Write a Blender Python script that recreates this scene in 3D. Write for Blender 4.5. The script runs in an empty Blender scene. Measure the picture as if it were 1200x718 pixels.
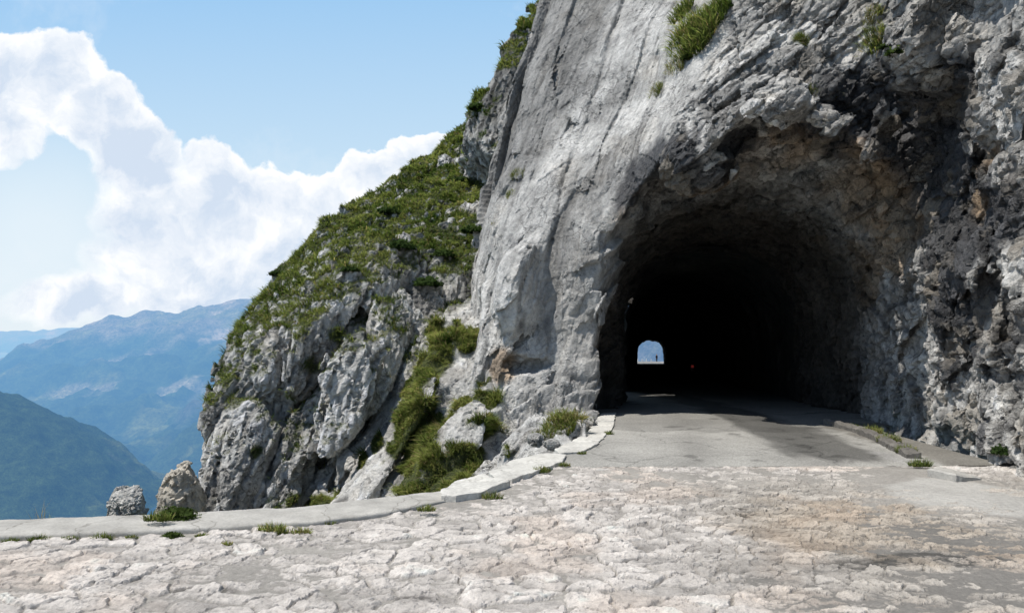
import bpy, math, random
import numpy as np
from mathutils import Vector
from mathutils.bvhtree import BVHTree

random.seed(7)
RNG = np.random.default_rng(11)
f32 = np.float32
STEP = 0.032          # polygon size of the rock around the portal
scene = bpy.context.scene
COL = scene.collection

# ---------------------------------------------------------------- camera facts
EYE = 1.6
FPX = 934.0
HOR = 385.0

def at(px, py, Y):
    return np.array([(px - 600.0) / FPX * Y, Y, EYE - (py - HOR) / FPX * Y])

# ---------------------------------------------------------------- noise library
_perm = np.random.default_rng(3).permutation(256).astype(np.int32)
_perm = np.concatenate([_perm, _perm, _perm])
_g = np.random.default_rng(5).normal(size=(256, 3))
_g = (_g / np.linalg.norm(_g, axis=1)[:, None] * 1.35).astype(f32)

def pnoise(P, seed=0):
    P = np.asarray(P, f32)
    out = np.empty(len(P), f32)
    CH = 400000
    for a in range(0, len(P), CH):
        p = P[a:a + CH] + f32(seed * 17.31)
        i = np.floor(p).astype(np.int32)
        f = p - i
        i &= 255
        u = f * f * f * (f * (f * 6 - 15) + 10)
        x0, y0, z0 = f[:, 0], f[:, 1], f[:, 2]
        A = _perm[i[:, 0]]
        B = _perm[i[:, 0] + 1]
        AA = _perm[A + i[:, 1]]; AB = _perm[A + i[:, 1] + 1]
        BA = _perm[B + i[:, 1]]; BB = _perm[B + i[:, 1] + 1]
        def gd(h, k, dx, dy, dz):
            g = _g[_perm[h + i[:, 2] + k]]
            return g[:, 0] * (x0 - dx) + g[:, 1] * (y0 - dy) + g[:, 2] * (z0 - dz)
        ux, uy, uz = u[:, 0], u[:, 1], u[:, 2]
        def lx(k):
            a0 = gd(AA, k, 0, 0, k); b0 = gd(BA, k, 1, 0, k)
            a1 = gd(AB, k, 0, 1, k); b1 = gd(BB, k, 1, 1, k)
            l0 = a0 + ux * (b0 - a0); l1 = a1 + ux * (b1 - a1)
            return l0 + uy * (l1 - l0)
        n0 = lx(0); n1 = lx(1)
        out[a:a + CH] = n0 + uz * (n1 - n0)
    return out

def fbm(P, octv=4, gain=0.5, lac=2.03, seed=0):
    s = np.zeros(len(P), f32); a = 1.0; q = np.asarray(P, f32)
    for k in range(octv):
        s += a * pnoise(q, seed + k)
        a *= gain; q = q * f32(lac)
    return s

def ridged(P, octv=4, gain=0.5, lac=2.1, seed=0):
    """0..~1, sharp crests at 1"""
    s = np.zeros(len(P), f32); a = 1.0; t = 0.0; q = np.asarray(P, f32)
    for k in range(octv):
        n = 1.0 - np.abs(pnoise(q, seed + k)) * 1.6
        s += a * n; t += a
        a *= gain; q = q * f32(lac)
    return s / t

def _h(ix, iy, iz, seed):
    h = (ix.astype(np.uint32) * np.uint32(374761393) + iy.astype(np.uint32) * np.uint32(668265263)
         + iz.astype(np.uint32) * np.uint32(2147483647 - 58) + np.uint32(seed * 974711 + 1013))
    h ^= h >> np.uint32(13); h *= np.uint32(1274126177); h ^= h >> np.uint32(16)
    h *= np.uint32(2246822519); h ^= h >> np.uint32(15)
    return h

def cells3(P, seed=0, jit=0.9):
    """returns F1, F2, three random numbers of the cell, offset to the cell centre"""
    P = np.asarray(P, f32)
    n = len(P)
    F1 = np.full(n, 9, f32); F2 = np.full(n, 9, f32)
    R = np.zeros((n, 3), f32); D = np.zeros((n, 3), f32)
    CH = 300000
    for a in range(0, n, CH):
        p = P[a:a + CH]
        i = np.floor(p).astype(np.int32)
        f1 = F1[a:a + CH]; f2 = F2[a:a + CH]; r = R[a:a + CH]; dd = D[a:a + CH]
        for dx in (-1, 0, 1):
            for dy in (-1, 0, 1):
                for dz in (-1, 0, 1):
                    c = i + np.array([dx, dy, dz], np.int32)
                    h = _h(c[:, 0], c[:, 1], c[:, 2], seed)
                    r0 = (h & np.uint32(1023)).astype(f32) / 1023
                    r1 = ((h >> np.uint32(10)) & np.uint32(1023)).astype(f32) / 1023
                    r2 = ((h >> np.uint32(20)) & np.uint32(1023)).astype(f32) / 1023
                    rr = np.stack([r0, r1, r2], 1)
                    d = p - (c + 0.5 + (rr - 0.5) * jit)
                    q = np.einsum('ij,ij->i', d, d)
                    m = q < f1
                    f2[:] = np.where(m, f1, np.minimum(f2, q))
                    f1[m] = q[m]; r[m] = rr[m]; dd[m] = d[m]
    return np.sqrt(F1), np.sqrt(F2), R, D

def cells2(P, seed=0, jit=0.95):
    P = np.asarray(P, f32)
    n = len(P)
    F1 = np.full(n, 9, f32); F2 = np.full(n, 9, f32); R = np.zeros((n, 3), f32); D = np.zeros((n, 2), f32)
    i = np.floor(P).astype(np.int32)
    for dx in (-1, 0, 1):
        for dy in (-1, 0, 1):
            cx = i[:, 0] + dx; cy = i[:, 1] + dy
            h = _h(cx, cy, cx * 0, seed)
            r0 = (h & np.uint32(1023)).astype(f32) / 1023
            r1 = ((h >> np.uint32(10)) & np.uint32(1023)).astype(f32) / 1023
            r2 = ((h >> np.uint32(20)) & np.uint32(1023)).astype(f32) / 1023
            ex = P[:, 0] - (cx + 0.5 + (r0 - 0.5) * jit); ey = P[:, 1] - (cy + 0.5 + (r1 - 0.5) * jit)
            q = ex * ex + ey * ey
            m = q < F1
            F2 = np.where(m, F1, np.minimum(F2, q)); F1 = np.where(m, q, F1)
            R[m] = np.stack([r0, r1, r2], 1)[m]; D[m] = np.stack([ex, ey], 1)[m]
    return np.sqrt(F1), np.sqrt(F2), R, D

def sst(a, b, x):
    t = np.clip((x - a) / (b - a), 0, 1)
    return t * t * (3 - 2 * t)

def smin(a, b, k):
    h = np.clip(0.5 + 0.5 * (b - a) / k, 0, 1)
    return b + (a - b) * h - k * h * (1 - h)

def smax(a, b, k):
    return -smin(-a, -b, k)

class TPS:
    def __init__(self, pts, vals, lam=0.02):
        self.p = np.asarray(pts, float); n = len(self.p)
        K = self._k(self.p, self.p) + lam * np.eye(n)
        Q = np.hstack([np.ones((n, 1)), self.p])
        A = np.block([[K, Q], [Q.T, np.zeros((3, 3))]])
        self.w = np.linalg.solve(A, np.concatenate([np.asarray(vals, float), np.zeros(3)]))
    @staticmethod
    def _k(a, b):
        r2 = ((a[:, None, :] - b[None, :, :]) ** 2).sum(-1)
        return 0.5 * r2 * np.log(r2 + 1e-9)
    def __call__(self, a, b):
        """a, b arrays of the same shape"""
        sh = np.shape(a)
        q = np.stack([np.ravel(a), np.ravel(b)], 1).astype(float)
        out = np.empty(len(q))
        for s in range(0, len(q), 100000):
            k = self._k(q[s:s + 100000], self.p)
            out[s:s + 100000] = k @ self.w[:-3] + self.w[-3] + q[s:s + 100000] @ self.w[-2:]
        return out.reshape(sh).astype(f32)

def surface_nets(d, org, st):
    s = d < 0
    c = np.zeros(tuple(n - 1 for n in d.shape), np.uint8)
    sl = (slice(None, -1), slice(1, None))
    for a in (0, 1):
        for b in (0, 1):
            for e in (0, 1):
                c += s[sl[a], sl[b], sl[e]]
    act = (c > 0) & (c < 8)
    del c
    ii = np.argwhere(act).astype(np.int32)
    idx = np.full(act.shape, -1, np.int32)
    idx[act] = np.arange(len(ii), dtype=np.int32)
    cor = [(a, b, e) for a in (0, 1) for b in (0, 1) for e in (0, 1)]
    v = np.stack([d[ii[:, 0] + a, ii[:, 1] + b, ii[:, 2] + e] for a, b, e in cor], 1)
    acc = np.zeros((len(ii), 3), f32); cnt = np.zeros(len(ii), f32)
    for p in range(8):
        for q in range(p + 1, 8):
            df = np.abs(np.subtract(cor[p], cor[q]))
            if df.sum() != 1:
                continue
            m = (v[:, p] < 0) != (v[:, q] < 0)
            t = np.where(m, v[:, p] / np.where(m, v[:, p] - v[:, q], 1), 0)
            pt = np.array(cor[p], f32)[None] + t[:, None] * np.subtract(cor[q], cor[p]).astype(f32)[None]
            acc[m] += pt[m]; cnt[m] += 1
    V = np.asarray(org, f32) + st * (ii + acc / np.maximum(cnt, 1)[:, None])
    Q = []
    for ax in range(3):
        lo = [slice(None)] * 3; hi = [slice(None)] * 3
        lo[ax] = slice(None, -1); hi[ax] = slice(1, None)
        a, b = [k for k in range(3) if k != ax]
        for k in (a, b):
            lo[k] = slice(1, -1); hi[k] = slice(1, -1)
        s0 = s[tuple(lo)]; s1 = s[tuple(hi)]
        e = np.argwhere(s0 != s1)
        fl = s0[s0 != s1]
        base = e.copy(); base[:, a] += 1; base[:, b] += 1
        def cell(da, db):
            k = base.copy(); k[:, a] += da; k[:, b] += db
            return idx[k[:, 0], k[:, 1], k[:, 2]]
        q = np.stack([cell(-1, -1), cell(0, -1), cell(0, 0), cell(-1, 0)], 1)
        if ax == 1:
            fl = ~fl
        q[~fl] = q[~fl][:, ::-1]
        Q.append(q)
    Q = np.concatenate(Q)
    Q = Q[(Q >= 0).all(1)]
    return V, Q

def vnormals(V, Q):
    N = np.zeros_like(V)
    a, b, c, d = (V[Q[:, k]] for k in range(4))
    n = np.cross(c - a, d - b)
    for k in range(4):
        for j in range(3):
            N[:, j] += np.bincount(Q[:, k], n[:, j], len(V)).astype(f32)
    return N / np.maximum(np.linalg.norm(N, axis=1), 1e-9)[:, None]

def relax(V, Q, k=1, f=0.5):
    for _ in range(k):
        A = np.zeros_like(V); C = np.zeros(len(V), f32)
        for i in range(4):
            for jn in (1, 3):
                o = Q[:, (i + jn) % 4]
                for j in range(3):
                    A[:, j] += np.bincount(Q[:, i], V[o][:, j], len(V)).astype(f32)
                C += np.bincount(Q[:, i], minlength=len(V))
        V = V + f * (A / np.maximum(C, 1)[:, None] - V)
    return V

def upsample(c, ax_c, ax_f):
    for k in range(3):
        t = (ax_f[k] - ax_c[k][0]) / (ax_c[k][1] - ax_c[k][0])
        i0 = np.clip(t.astype(int), 0, len(ax_c[k]) - 2); f = np.clip(t - i0, 0, 1).astype(f32)
        sh = [1, 1, 1]; sh[k] = -1; f = f.reshape(sh)
        c = np.take(c, i0, k) * (1 - f) + np.take(c, i0 + 1, k) * f
    return c

def field_mesh(lo, hi, st, base, disp, band, fine=None):
    ax = [np.arange(lo[k], hi[k], st, dtype=f32) for k in range(3)]
    d = base(ax[0][:, None, None], ax[1][None, :, None], ax[2][None, None, :])
    d = np.ascontiguousarray(np.broadcast_to(d, tuple(len(a) for a in ax)), f32).copy()
    if fine is None:
        m = np.argwhere(np.abs(d) < band)
    else:
        ac = [np.arange(lo[k], hi[k] + 4 * st, 4 * st, dtype=f32) for k in range(3)]
        c = base(ac[0][:, None, None], ac[1][None, :, None], ac[2][None, None, :])
        c = np.ascontiguousarray(np.broadcast_to(c, tuple(len(a) for a in ac)), f32).copy()
        m = np.argwhere(np.abs(c) < band)
        P = np.stack([ac[k][m[:, k]] for k in range(3)], 1)
        c[m[:, 0], m[:, 1], m[:, 2]] += disp(P)
        u = upsample(c, ac, ax)
        mk = np.abs(u) < fine
        m = np.argwhere(mk)
        d = np.where(mk, d, u); del u, mk
    for s in range(0, len(m), 2000000):
        k = m[s:s + 2000000]
        P = np.stack([ax[q][k[:, q]] for q in range(3)], 1)
        d[k[:, 0], k[:, 1], k[:, 2]] += disp(P)
    return surface_nets(d, lo, st)

def facet(q, seed, a, b):
    """fracture planes: every cell is a tilted, shifted plane; also the distance to the joint"""
    f1, f2, R, D = cells3(q, seed)
    return (R[:, 0] - 0.5) * a + (D * (R - 0.5)).sum(1) * b, f2 - f1

def saw(t):
    return t - np.floor(t) - 0.5

# ---------------------------------------------------------------- object helpers
def mesh_obj(name, V, F, mat=None, parent=None, col=None, smooth=True, extra=None):
    V = np.asarray(V, f32)
    me = bpy.data.meshes.new(name)
    if isinstance(F, np.ndarray):
        n = F.shape[1]
        me.vertices.add(len(V)); me.vertices.foreach_set('co', V.ravel())
        me.loops.add(F.size); me.loops.foreach_set('vertex_index', F.ravel().astype(np.int32))
        me.polygons.add(len(F))
        me.polygons.foreach_set('loop_start', np.arange(0, F.size, n, dtype=np.int32))
        me.update(calc_edges=True)
    else:
        me.from_pydata([tuple(v) for v in V.tolist()], [], [tuple(x) for x in F])
        me.update()
    me.polygons.foreach_set('use_smooth', np.full(len(me.polygons), smooth))
    if col is not None:
        at_ = me.color_attributes.new('Col', 'FLOAT_COLOR', 'POINT')
        c = np.ones((len(V), 4), f32); c[:, :col.shape[1]] = col
        at_.data.foreach_set('color', c.ravel())
    for k, v in (extra or {}).items():
        a_ = me.attributes.new(k, 'FLOAT', 'POINT')
        a_.data.foreach_set('value', np.asarray(v, f32))
    if mat is not None:
        me.materials.append(mat)
    o = bpy.data.objects.new(name, me)
    COL.objects.link(o)
    if parent is not None:
        o.parent = parent
    return o

def tag(o, label=None, cat=None, group=None, kind=None):
    if label: o['label'] = label
    if cat: o['category'] = cat
    if group: o['group'] = group
    if kind: o['kind'] = kind
    return o

def empty(name, loc, label, cat, group=None, rz=0.0):
    o = bpy.data.objects.new(name, None)
    o.empty_display_size = 0.2
    COL.objects.link(o)
    o.location = loc; o.rotation_euler = (0, 0, rz)
    return tag(o, label, cat, group)

# ---------------------------------------------------------------- materials
class NT:
    def __init__(self, name):
        self.m = bpy.data.materials.new(name); self.m.use_nodes = True
        self.t = self.m.node_tree; self.t.nodes.clear()
    def n(self, typ, **kw):
        x = self.t.nodes.new(typ)
        for k, v in kw.items():
            if k.startswith('i_'):
                x.inputs[k[2:].replace('_', ' ')].default_value = v
            else:
                setattr(x, k, v)
        return x
    def l(self, a, b):
        self.t.links.new(a, b)
    def math(self, op, a, b=None, clamp=False):
        x = self.t.nodes.new('ShaderNodeMath'); x.operation = op; x.use_clamp = clamp
        for k, v in enumerate((a, b)):
            if v is None: continue
            if isinstance(v, (int, float)): x.inputs[k].default_value = v
            else: self.l(v, x.inputs[k])
        return x.outputs[0]
    def ramp(self, fac, stops):
        r = self.t.nodes.new('ShaderNodeValToRGB')
        e = r.color_ramp.elements
        while len(e) < len(stops): e.new(0.5)
        for k, (p, c) in enumerate(stops):
            e[k].position = p
            e[k].color = (c, c, c, 1) if isinstance(c, (int, float)) else (*c, 1)
        self.l(fac, r.inputs[0])
        return r.outputs[0]
    def noise(self, scale, detail=6, rough=0.6, vec=None, dist=0.0):
        x = self.t.nodes.new('ShaderNodeTexNoise')
        x.inputs['Scale'].default_value = scale; x.inputs['Detail'].default_value = detail
        x.inputs['Roughness'].default_value = rough; x.inputs['Distortion'].default_value = dist
        if vec is not None: self.l(vec, x.inputs['Vector'])
        return x.outputs[0]
    def mixc(self, fac, a, b, blend='MIX'):
        x = self.t.nodes.new('ShaderNodeMix'); x.data_type = 'RGBA'; x.blend_type = blend
        for k, v in ((0, fac), (6, a), (7, b)):
            if isinstance(v, (int, float)): x.inputs[k].default_value = v
            elif isinstance(v, tuple): x.inputs[k].default_value = (*v, 1)
            else: self.l(v, x.inputs[k])
        return x.outputs[2]
    def pos(self):
        return self.t.nodes.new('ShaderNodeTexCoord').outputs['Object']
    def attr(self, name, out='Color'):
        x = self.t.nodes.new('ShaderNodeAttribute'); x.attribute_name = name
        return x.outputs[out]
    def bump(self, h, strength=1.0, dist=0.02, normal=None):
        x = self.t.nodes.new('ShaderNodeBump')
        x.inputs['Strength'].default_value = strength; x.inputs['Distance'].default_value = dist
        self.l(h, x.inputs['Height'])
        if normal is not None: self.l(normal, x.inputs['Normal'])
        return x.outputs[0]
    def out(self, color, rough=0.9, normal=None, spec=0.25, **kw):
        b = self.t.nodes.new('ShaderNodeBsdfPrincipled')
        if isinstance(color, tuple): b.inputs['Base Color'].default_value = (*color, 1)
        else: self.l(color, b.inputs['Base Color'])
        if isinstance(rough, (int, float)): b.inputs['Roughness'].default_value = rough
        else: self.l(rough, b.inputs['Roughness'])
        b.inputs['Specular IOR Level'].default_value = spec
        if normal is not None: self.l(normal, b.inputs['Normal'])
        o = self.t.nodes.new('ShaderNodeOutputMaterial')
        self.l(b.outputs[0], o.inputs[0])
        return self.m

def rock_material(name, streak=None, fine=1.0, crack=1.0, tint=1.0):
    """limestone: the mesh carries the broad colours, the nodes add mineral grain, hairline cracks and relief"""
    k = NT(name)
    pos = k.pos()
    vec = pos
    if streak is not None:
        mp = k.n('ShaderNodeMapping')
        mp.inputs['Rotation'].default_value = streak[0]; mp.inputs['Scale'].default_value = streak[1]
        k.l(pos, mp.inputs['Vector']); vec = mp.outputs[0]
    n1 = k.noise(2.2, 8, 0.62, vec)
    n2 = k.noise(11.0, 8, 0.68, vec)
    n3 = k.noise(48.0, 5, 0.7, pos)
    # hairline cracks
    wp = k.n('ShaderNodeVectorMath', operation='MULTIPLY_ADD')
    nz = k.n('ShaderNodeTexNoise', i_Scale=2.5, i_Detail=5.0, i_Roughness=0.6)
    k.l(vec, nz.inputs['Vector'])
    k.l(nz.outputs['Color'], wp.inputs[0]); wp.inputs[1].default_value = (0.6, 0.6, 0.6); k.l(vec, wp.inputs[2])
    vo = k.n('ShaderNodeTexVoronoi', feature='DISTANCE_TO_EDGE', i_Scale=2.6)
    k.l(wp.outputs[0], vo.inputs['Vector'])
    cr = k.ramp(vo.outputs['Distance'], [(0.0, 0.0), (0.035, 1.0)])
    vo2 = k.n('ShaderNodeTexVoronoi', feature='DISTANCE_TO_EDGE', i_Scale=8.0)
    k.l(wp.outputs[0], vo2.inputs['Vector'])
    cr2 = k.ramp(vo2.outputs['Distance'], [(0.0, 0.0), (0.05, 1.0)])
    gate = k.ramp(k.noise(1.3, 3, 0.5, pos), [(0.45, 0.0), (0.6, 1.0)])
    crk = k.math('MULTIPLY', k.math('SUBTRACT', 1.0, cr), k.math('MULTIPLY', gate, crack), True)
    crk2 = k.math('MULTIPLY', k.math('SUBTRACT', 1.0, cr2), k.math('MULTIPLY', gate, 0.5 * crack), True)
    cc = k.math('MAXIMUM', crk, crk2)
    base = k.attr('Col')
    v = k.math('MULTIPLY', k.ramp(n1, [(0.25, 0.62), (0.5, 1.0), (0.75, 1.22)]), k.ramp(n2, [(0.25, 0.62), (0.5, 1.0), (0.78, 1.28)]))
    v = k.math('MULTIPLY', v, k.ramp(n3, [(0.25, 0.72), (0.5, 1.0), (0.8, 1.18)]))
    v = k.math('MULTIPLY', v, k.math('SUBTRACT', 1.0, k.math('MULTIPLY', cc, 0.55)))
    comb = k.n('ShaderNodeCombineColor'); 
    for s in range(3): k.l(v, comb.inputs[s])
    c = k.mixc(1.0, base, comb.outputs[0], 'MULTIPLY')
    # warm lichen / iron tint, cold tint
    wt = k.ramp(k.noise(0.9, 6, 0.65, pos), [(0.52, 0.0), (0.72, 0.35)])
    c = k.mixc(wt, c, k.mixc(1.0, c, (1.08, 0.96, 0.80), 'MULTIPLY'))
    def fac(sc):
        vv = k.n('ShaderNodeTexVoronoi', i_Scale=sc); k.l(wp.outputs[0], vv.inputs['Vector'])
        s1 = k.n('ShaderNodeVectorMath', operation='SUBTRACT'); k.l(wp.outputs[0], s1.inputs[0]); k.l(vv.outputs['Position'], s1.inputs[1])
        s2 = k.n('ShaderNodeVectorMath', operation='SUBTRACT'); k.l(vv.outputs['Color'], s2.inputs[0]); s2.inputs[1].default_value = (0.5, 0.5, 0.5)
        dt = k.n('ShaderNodeVectorMath', operation='DOT_PRODUCT'); k.l(s1.outputs[0], dt.inputs[0]); k.l(s2.outputs[0], dt.inputs[1])
        return k.math('MULTIPLY', dt.outputs['Value'], sc)
    f9 = fac(9.0); f26 = fac(27.0)
    h = k.math('ADD', k.math('MULTIPLY', n2, 0.7), k.math('MULTIPLY', n3, 0.35))
    h = k.math('ADD', h, k.math('ADD', k.math('MULTIPLY', f9, 0.9), k.math('MULTIPLY', f26, 0.35)))
    h = k.math('SUBTRACT', h, k.math('MULTIPLY', cc, 0.55))
    nb = k.bump(h, 0.9 * fine, 0.05)
    k.l(k.math('SUBTRACT', 0.9, k.attr('smoothness', 'Fac')), nb.node.inputs['Strength'])
    wet = k.attr('wet', 'Fac')
    rough = k.math('SUBTRACT', 0.92, k.math('MULTIPLY', wet, 0.45))
    return k.out(c, rough, nb, 0.3)

# ================================================================ THE MAIN CLIFF
FR = [  # lintel and slab, pixel + distance from the viewer
 (575,330,15.4),(562,440,14.9),(556,560,14.2),(600,250,15.8),(620,300,15.0),(640,420,14.5),(655,500,14.1),(690,400,14.5),(690,300,14.4),
 (700,200,14.8),(620,200,16.0),(650,100,16.7),(690,0,17.4),(780,0,16.0),(760,120,14.7),(740,200,14.2),(700,470,14.3),
 (800,185,12.8),(880,160,11.9),(960,155,11.65),(1040,185,12.2),(870,100,12.8),(870,0,13.6),(940,50,13.1),(1000,60,12.8),(1030,100,12.5),
 (1000,0,13.0),(1060,20,12.0),(1110,100,11.6),(1160,170,11.4),(1200,100,11.0),(1200,0,11.2),(1100,0,11.8),(1060,130,12.5),(1100,200,12.3),
 (1000,250,12.9),(850,260,13.6),(1060,300,12.8),(1000,400,13.4),(850,400,14.0),(1000,500,13.4)]
_c = np.array([at(*p) for p in FR])
F_front = TPS(_c[:, [0, 2]], _c[:, 1], 0.02)
RW = [(1185,563,8.3),(1130,555,8.75),(1080,545,9.3),(1042,528,10.3),(1010,508,11.9),(1190,400,8.7),(1128,400,9.6),(1090,400,10.4),(1068,400,11.6),
 (1052,400,12.9),(1200,250,9.3),(1135,250,10.9),(1090,250,11.9),(1062,250,13.0),(1200,120,9.3),(1150,120,10.4),(1110,150,11.9),(1080,80,12.1),
 (1200,0,9.6),(1130,0,10.6),(1070,0,11.6),(1300,560,7.5),(1300,300,8.2),(1300,50,8.6),(1420,400,7.3)]
_c = np.array([at(*p) for p in RW])
CA, SA = 0.72, 0.694     # right wall frame: s into the rock, t along the wall
G_right = TPS(np.stack([-_c[:, 0] * SA + _c[:, 1] * CA, _c[:, 2]], 1), _c[:, 0] * CA + _c[:, 1] * SA, 0.02)
_c = np.array([at(575,330,15.4), at(562,440,14.9), at(556,560,14.2), at(588,250,15.9), at(606,180,16.3), at(632,100,16.9), at(668,0,17.6), at(690,-80,18.2)])
XL_pts = (_c[:, 2], _c[:, 0])
_o = np.argsort(XL_pts[0]); XL_z = XL_pts[0][_o]; XL_x = XL_pts[1][_o]

BX0, BY0 = 3.72, 13.0              # tunnel axis
BDX, BDY = 0.1587, 0.9873
SLOPE = 0.0355

def floor_z(y):
    return -SLOPE * np.maximum(y - 15.0, 0.0)

def bore(x, y, z):
    """distance to the bored road tunnel, negative in the void"""
    s = (x - BX0) * BDX + (y - BY0) * BDY
    u = (x - BX0) * BDY - (y - BY0) * BDX
    fl = np.clip(1.0 - (s + 0.2) / 4.5, 0, 1) ** 1.6
    hw = 2.14 + 0.55 * fl
    top = 3.75 + 0.95 * fl
    zz = z - floor_z(y)
    uu = np.where(u > 0, u, u * 1.02 ) / hw
    lo = 1.35
    v = np.maximum(zz - lo, 0) / (top - lo)
    r = (np.abs(uu) ** 2.5 + v ** 2.5) ** (1 / 2.5)
    d = (r - 1) * 2.0
    return smax(d, -(s + 6.0), 0.2), s, u

def knob(d, x, y, z, c, r, k, add):
    """smooth-add or carve one rounded lump, touching only its own box of the grid"""
    sl = []
    for ax_, (g, n) in enumerate(((x[:, 0, 0], 0), (y[0, :, 0], 1), (z[0, 0, :], 2))):
        w_ = np.nonzero(np.abs(g - c[n]) < r[n] * 1.5 + 2 * k)[0]
        if len(w_) == 0: return
        sl.append(slice(w_[0], w_[-1] + 1))
    e = (np.sqrt(((x[sl[0]] - c[0]) / r[0]) ** 2 + ((y[:, sl[1]] - c[1]) / r[1]) ** 2 + ((z[:, :, sl[2]] - c[2]) / r[2]) ** 2) - 1) * min(r)
    b = d[sl[0], sl[1], sl[2]]
    d[sl[0], sl[1], sl[2]] = smin(b, e, k) if add else smax(b, -e, k)

KNOBS = [((729,446,15.2),(.7,1.6,1.5),.15,0),((815,195,13.2),(.62,.65,.48),.15,1),((950,138,12.05),(.85,.55,.26),.1,1),((1140,50,11.3),(1.15,.85,.8),.12,1),((1195,150,10.2),(.5,.6,.55),.12,1),
         ((862,128,12.75),(.42,.45,.15),.08,0),((775,240,14.0),(.42,.8,.5),.12,0),((945,228,12.9),(1.05,1.2,.55),.15,0),((1035,225,12.4),(.45,.8,.35),.12,0),
         ((608,345,14.75),(.5,.42,.75),.2,1),((600,428,14.5),(.55,.5,.2),.06,0)]

def base_main(x, y, z):
    x2 = x[:, :, 0] if x.ndim == 3 else x
    nx, ny, nz = x.shape[0], y.shape[1], z.shape[2]
    Fxz = F_front(*np.broadcast_arrays(x[:, 0, 0][:, None], z[0, 0, :][None, :]))
    d1 = (Fxz[:, None, :] - y) * 0.86
    # right wall through a lookup grid in its own frame
    tg = np.linspace(-4, 14, 260); zg = z[0, 0, :]
    tab = G_right(*np.broadcast_arrays(tg[:, None], zg[None, :]))
    t = -x[:, :, 0] * SA + y[:, :, 0] * CA
    s = x[:, :, 0] * CA + y[:, :, 0] * SA
    k = np.clip((t + 4) / (18 / 259.0), 0, 258.999)
    k0 = k.astype(int); fk = (k - k0).astype(f32)
    g = tab[k0] * (1 - fk[..., None]) + tab[k0 + 1] * fk[..., None]
    d2 = (g - s[..., None]) * 0.75
    # the bank of debris against the foot of the slab
    c = at(660, 540, 12.9)
    d3 = (np.sqrt(((x - c[0]) / 0.95) ** 2 + ((y - c[1]) / 1.7) ** 2 + ((z - c[2]) / 0.72) ** 2) - 1) * 0.7
    xl = np.interp(z[0, 0, :], XL_z, XL_x).astype(f32)
    d1 = smax(d1, (xl[None, None, :] - x) * 0.9 - (y - 15.0) * 0.12, 0.35)
    d = smin(d1, d2, 0.25)
    d = smin(d, d3, 0.3)
    b, _, _ = bore(x, y, z)
    d = smax(d, -b, 0.10)
    d = np.ascontiguousarray(d, f32)
    for p_, r_, k_, a_ in KNOBS: knob(d, x, y, z, at(*p_), r_, k_, a_)
    return d

SD = np.array([-2.05, -1.8, -6.1]); SD /= np.linalg.norm(SD)        # streak direction of the slab

def frame_from(d, hint=(1, 0, 0)):
    d = np.asarray(d, float) / np.linalg.norm(d)
    a = np.cross(d, hint); a /= np.linalg.norm(a)
    b = np.cross(d, a)
    return np.stack([a, b, d]).astype(f32)
FS = frame_from(SD)
BED = frame_from((0.72, 0.25, 0.55), (0, 1, 0))                       # bedding of the lintel, rising to the right

def slab_w(P):
    x, z = P[:, 0], P[:, 2]
    edge = np.where(z > 4.0, 2.2 + (z - 4.0) * 0.52, 1.6 + (z) * 0.15)
    return 1 - sst(-0.35, 0.35, x - edge + 0.5 * pnoise(P * 0.9, 31))

def right_w(P):
    return sst(-0.4, 0.5, P[:, 0] - 4.9 + 0.3 * np.maximum(P[:, 2] - 4.5, 0) - 0.0 * P[:, 1])

LA = np.array([0.95, 0.8, 0.42], f32); LB = np.array([2.7, 2.3, 1.25], f32); LC = np.array([7.5, 6.5, 3.6], f32)
SA_ = np.array([1.15, 1.15, 0.14], f32); SB_ = np.array([4.2, 4.2, 0.65], f32)
def warped(P, q, amp, sc, seed):
    return q + amp * np.stack([pnoise(P * sc, seed), pnoise(P * sc, seed + 3), pnoise(P * sc, seed + 6)], 1)

def disp_main(P):
    w = slab_w(P); rw = right_w(P)
    b, s, u = bore(P[:, 0], P[:, 1], P[:, 2])
    inb = (1 - sst(0.1, 0.7, np.abs(b))) * sst(-0.5, 0.8, s)
    q = P @ FS.T
    qb = P @ BED.T
    wq = warped(P, qb, 0.10, 0.9, 9)
    wq = np.asarray(wq, f32)
    o = 0.16 * pnoise(P * 0.4, 1)
    sa, esa = facet(warped(P, q, 0.10, 0.7, 61).astype(f32) * SA_, 12, 0.16, 0.20)
    sb, _ = facet(q * SB_ + 2.2, 13, 0.030, 0.060)
    sx, ex = facet(warped(P, qb, 0.15, 1.1, 63).astype(f32) * np.array([1.9, 1.5, 0.7], f32) + 5.1, 15, 0.09, 0.17)
    gate = sst(-0.15, 0.3, pnoise(P * 0.55, 66))
    st = sa + sb + sx * (0.25 + 0.75 * gate) + 0.05 * sst(-0.1, 0.25, pnoise(P * 0.8, 68)) * (1 - sst(0.0, 0.035, esa)) + 0.03 * fbm(q * np.array([1.4, 1.4, 0.25], f32), 2, seed=2)
    fa, ea = facet(wq * LA, 3, 0.26, 0.46)
    fb, eb = facet(wq * LB + 7.7, 5, 0.10, 0.19)
    led = saw(wq[:, 0] * 1.25 + 0.35 * pnoise(P * 0.5, 17)) * 0.20 * sst(-0.25, 0.25, pnoise(P * 0.45, 19))
    gap = 0.10 * (1 - sst(0.0, 0.05, ea)) + 0.05 * (1 - sst(0.0, 0.07, eb))
    lin = fa * (1 - 0.35 * rw) + fb + led * (1 - rw) + gap
    lin = lin + rw * 0.10 * pnoise(P * 1.1, 21)
    ft = w * sst(1.4, 0.2, P[:, 2])
    d = st * w + lin * (1 - w) + ft * 1.2 * fb
    hew = 0.11 * pnoise(P * 1.3, 40) + 0.9 * fb + 0.35 * fa
    d = o * (1 - 0.6 * inb) + d * (1 - inb) + hew * inb
    return d.astype(f32)

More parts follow.
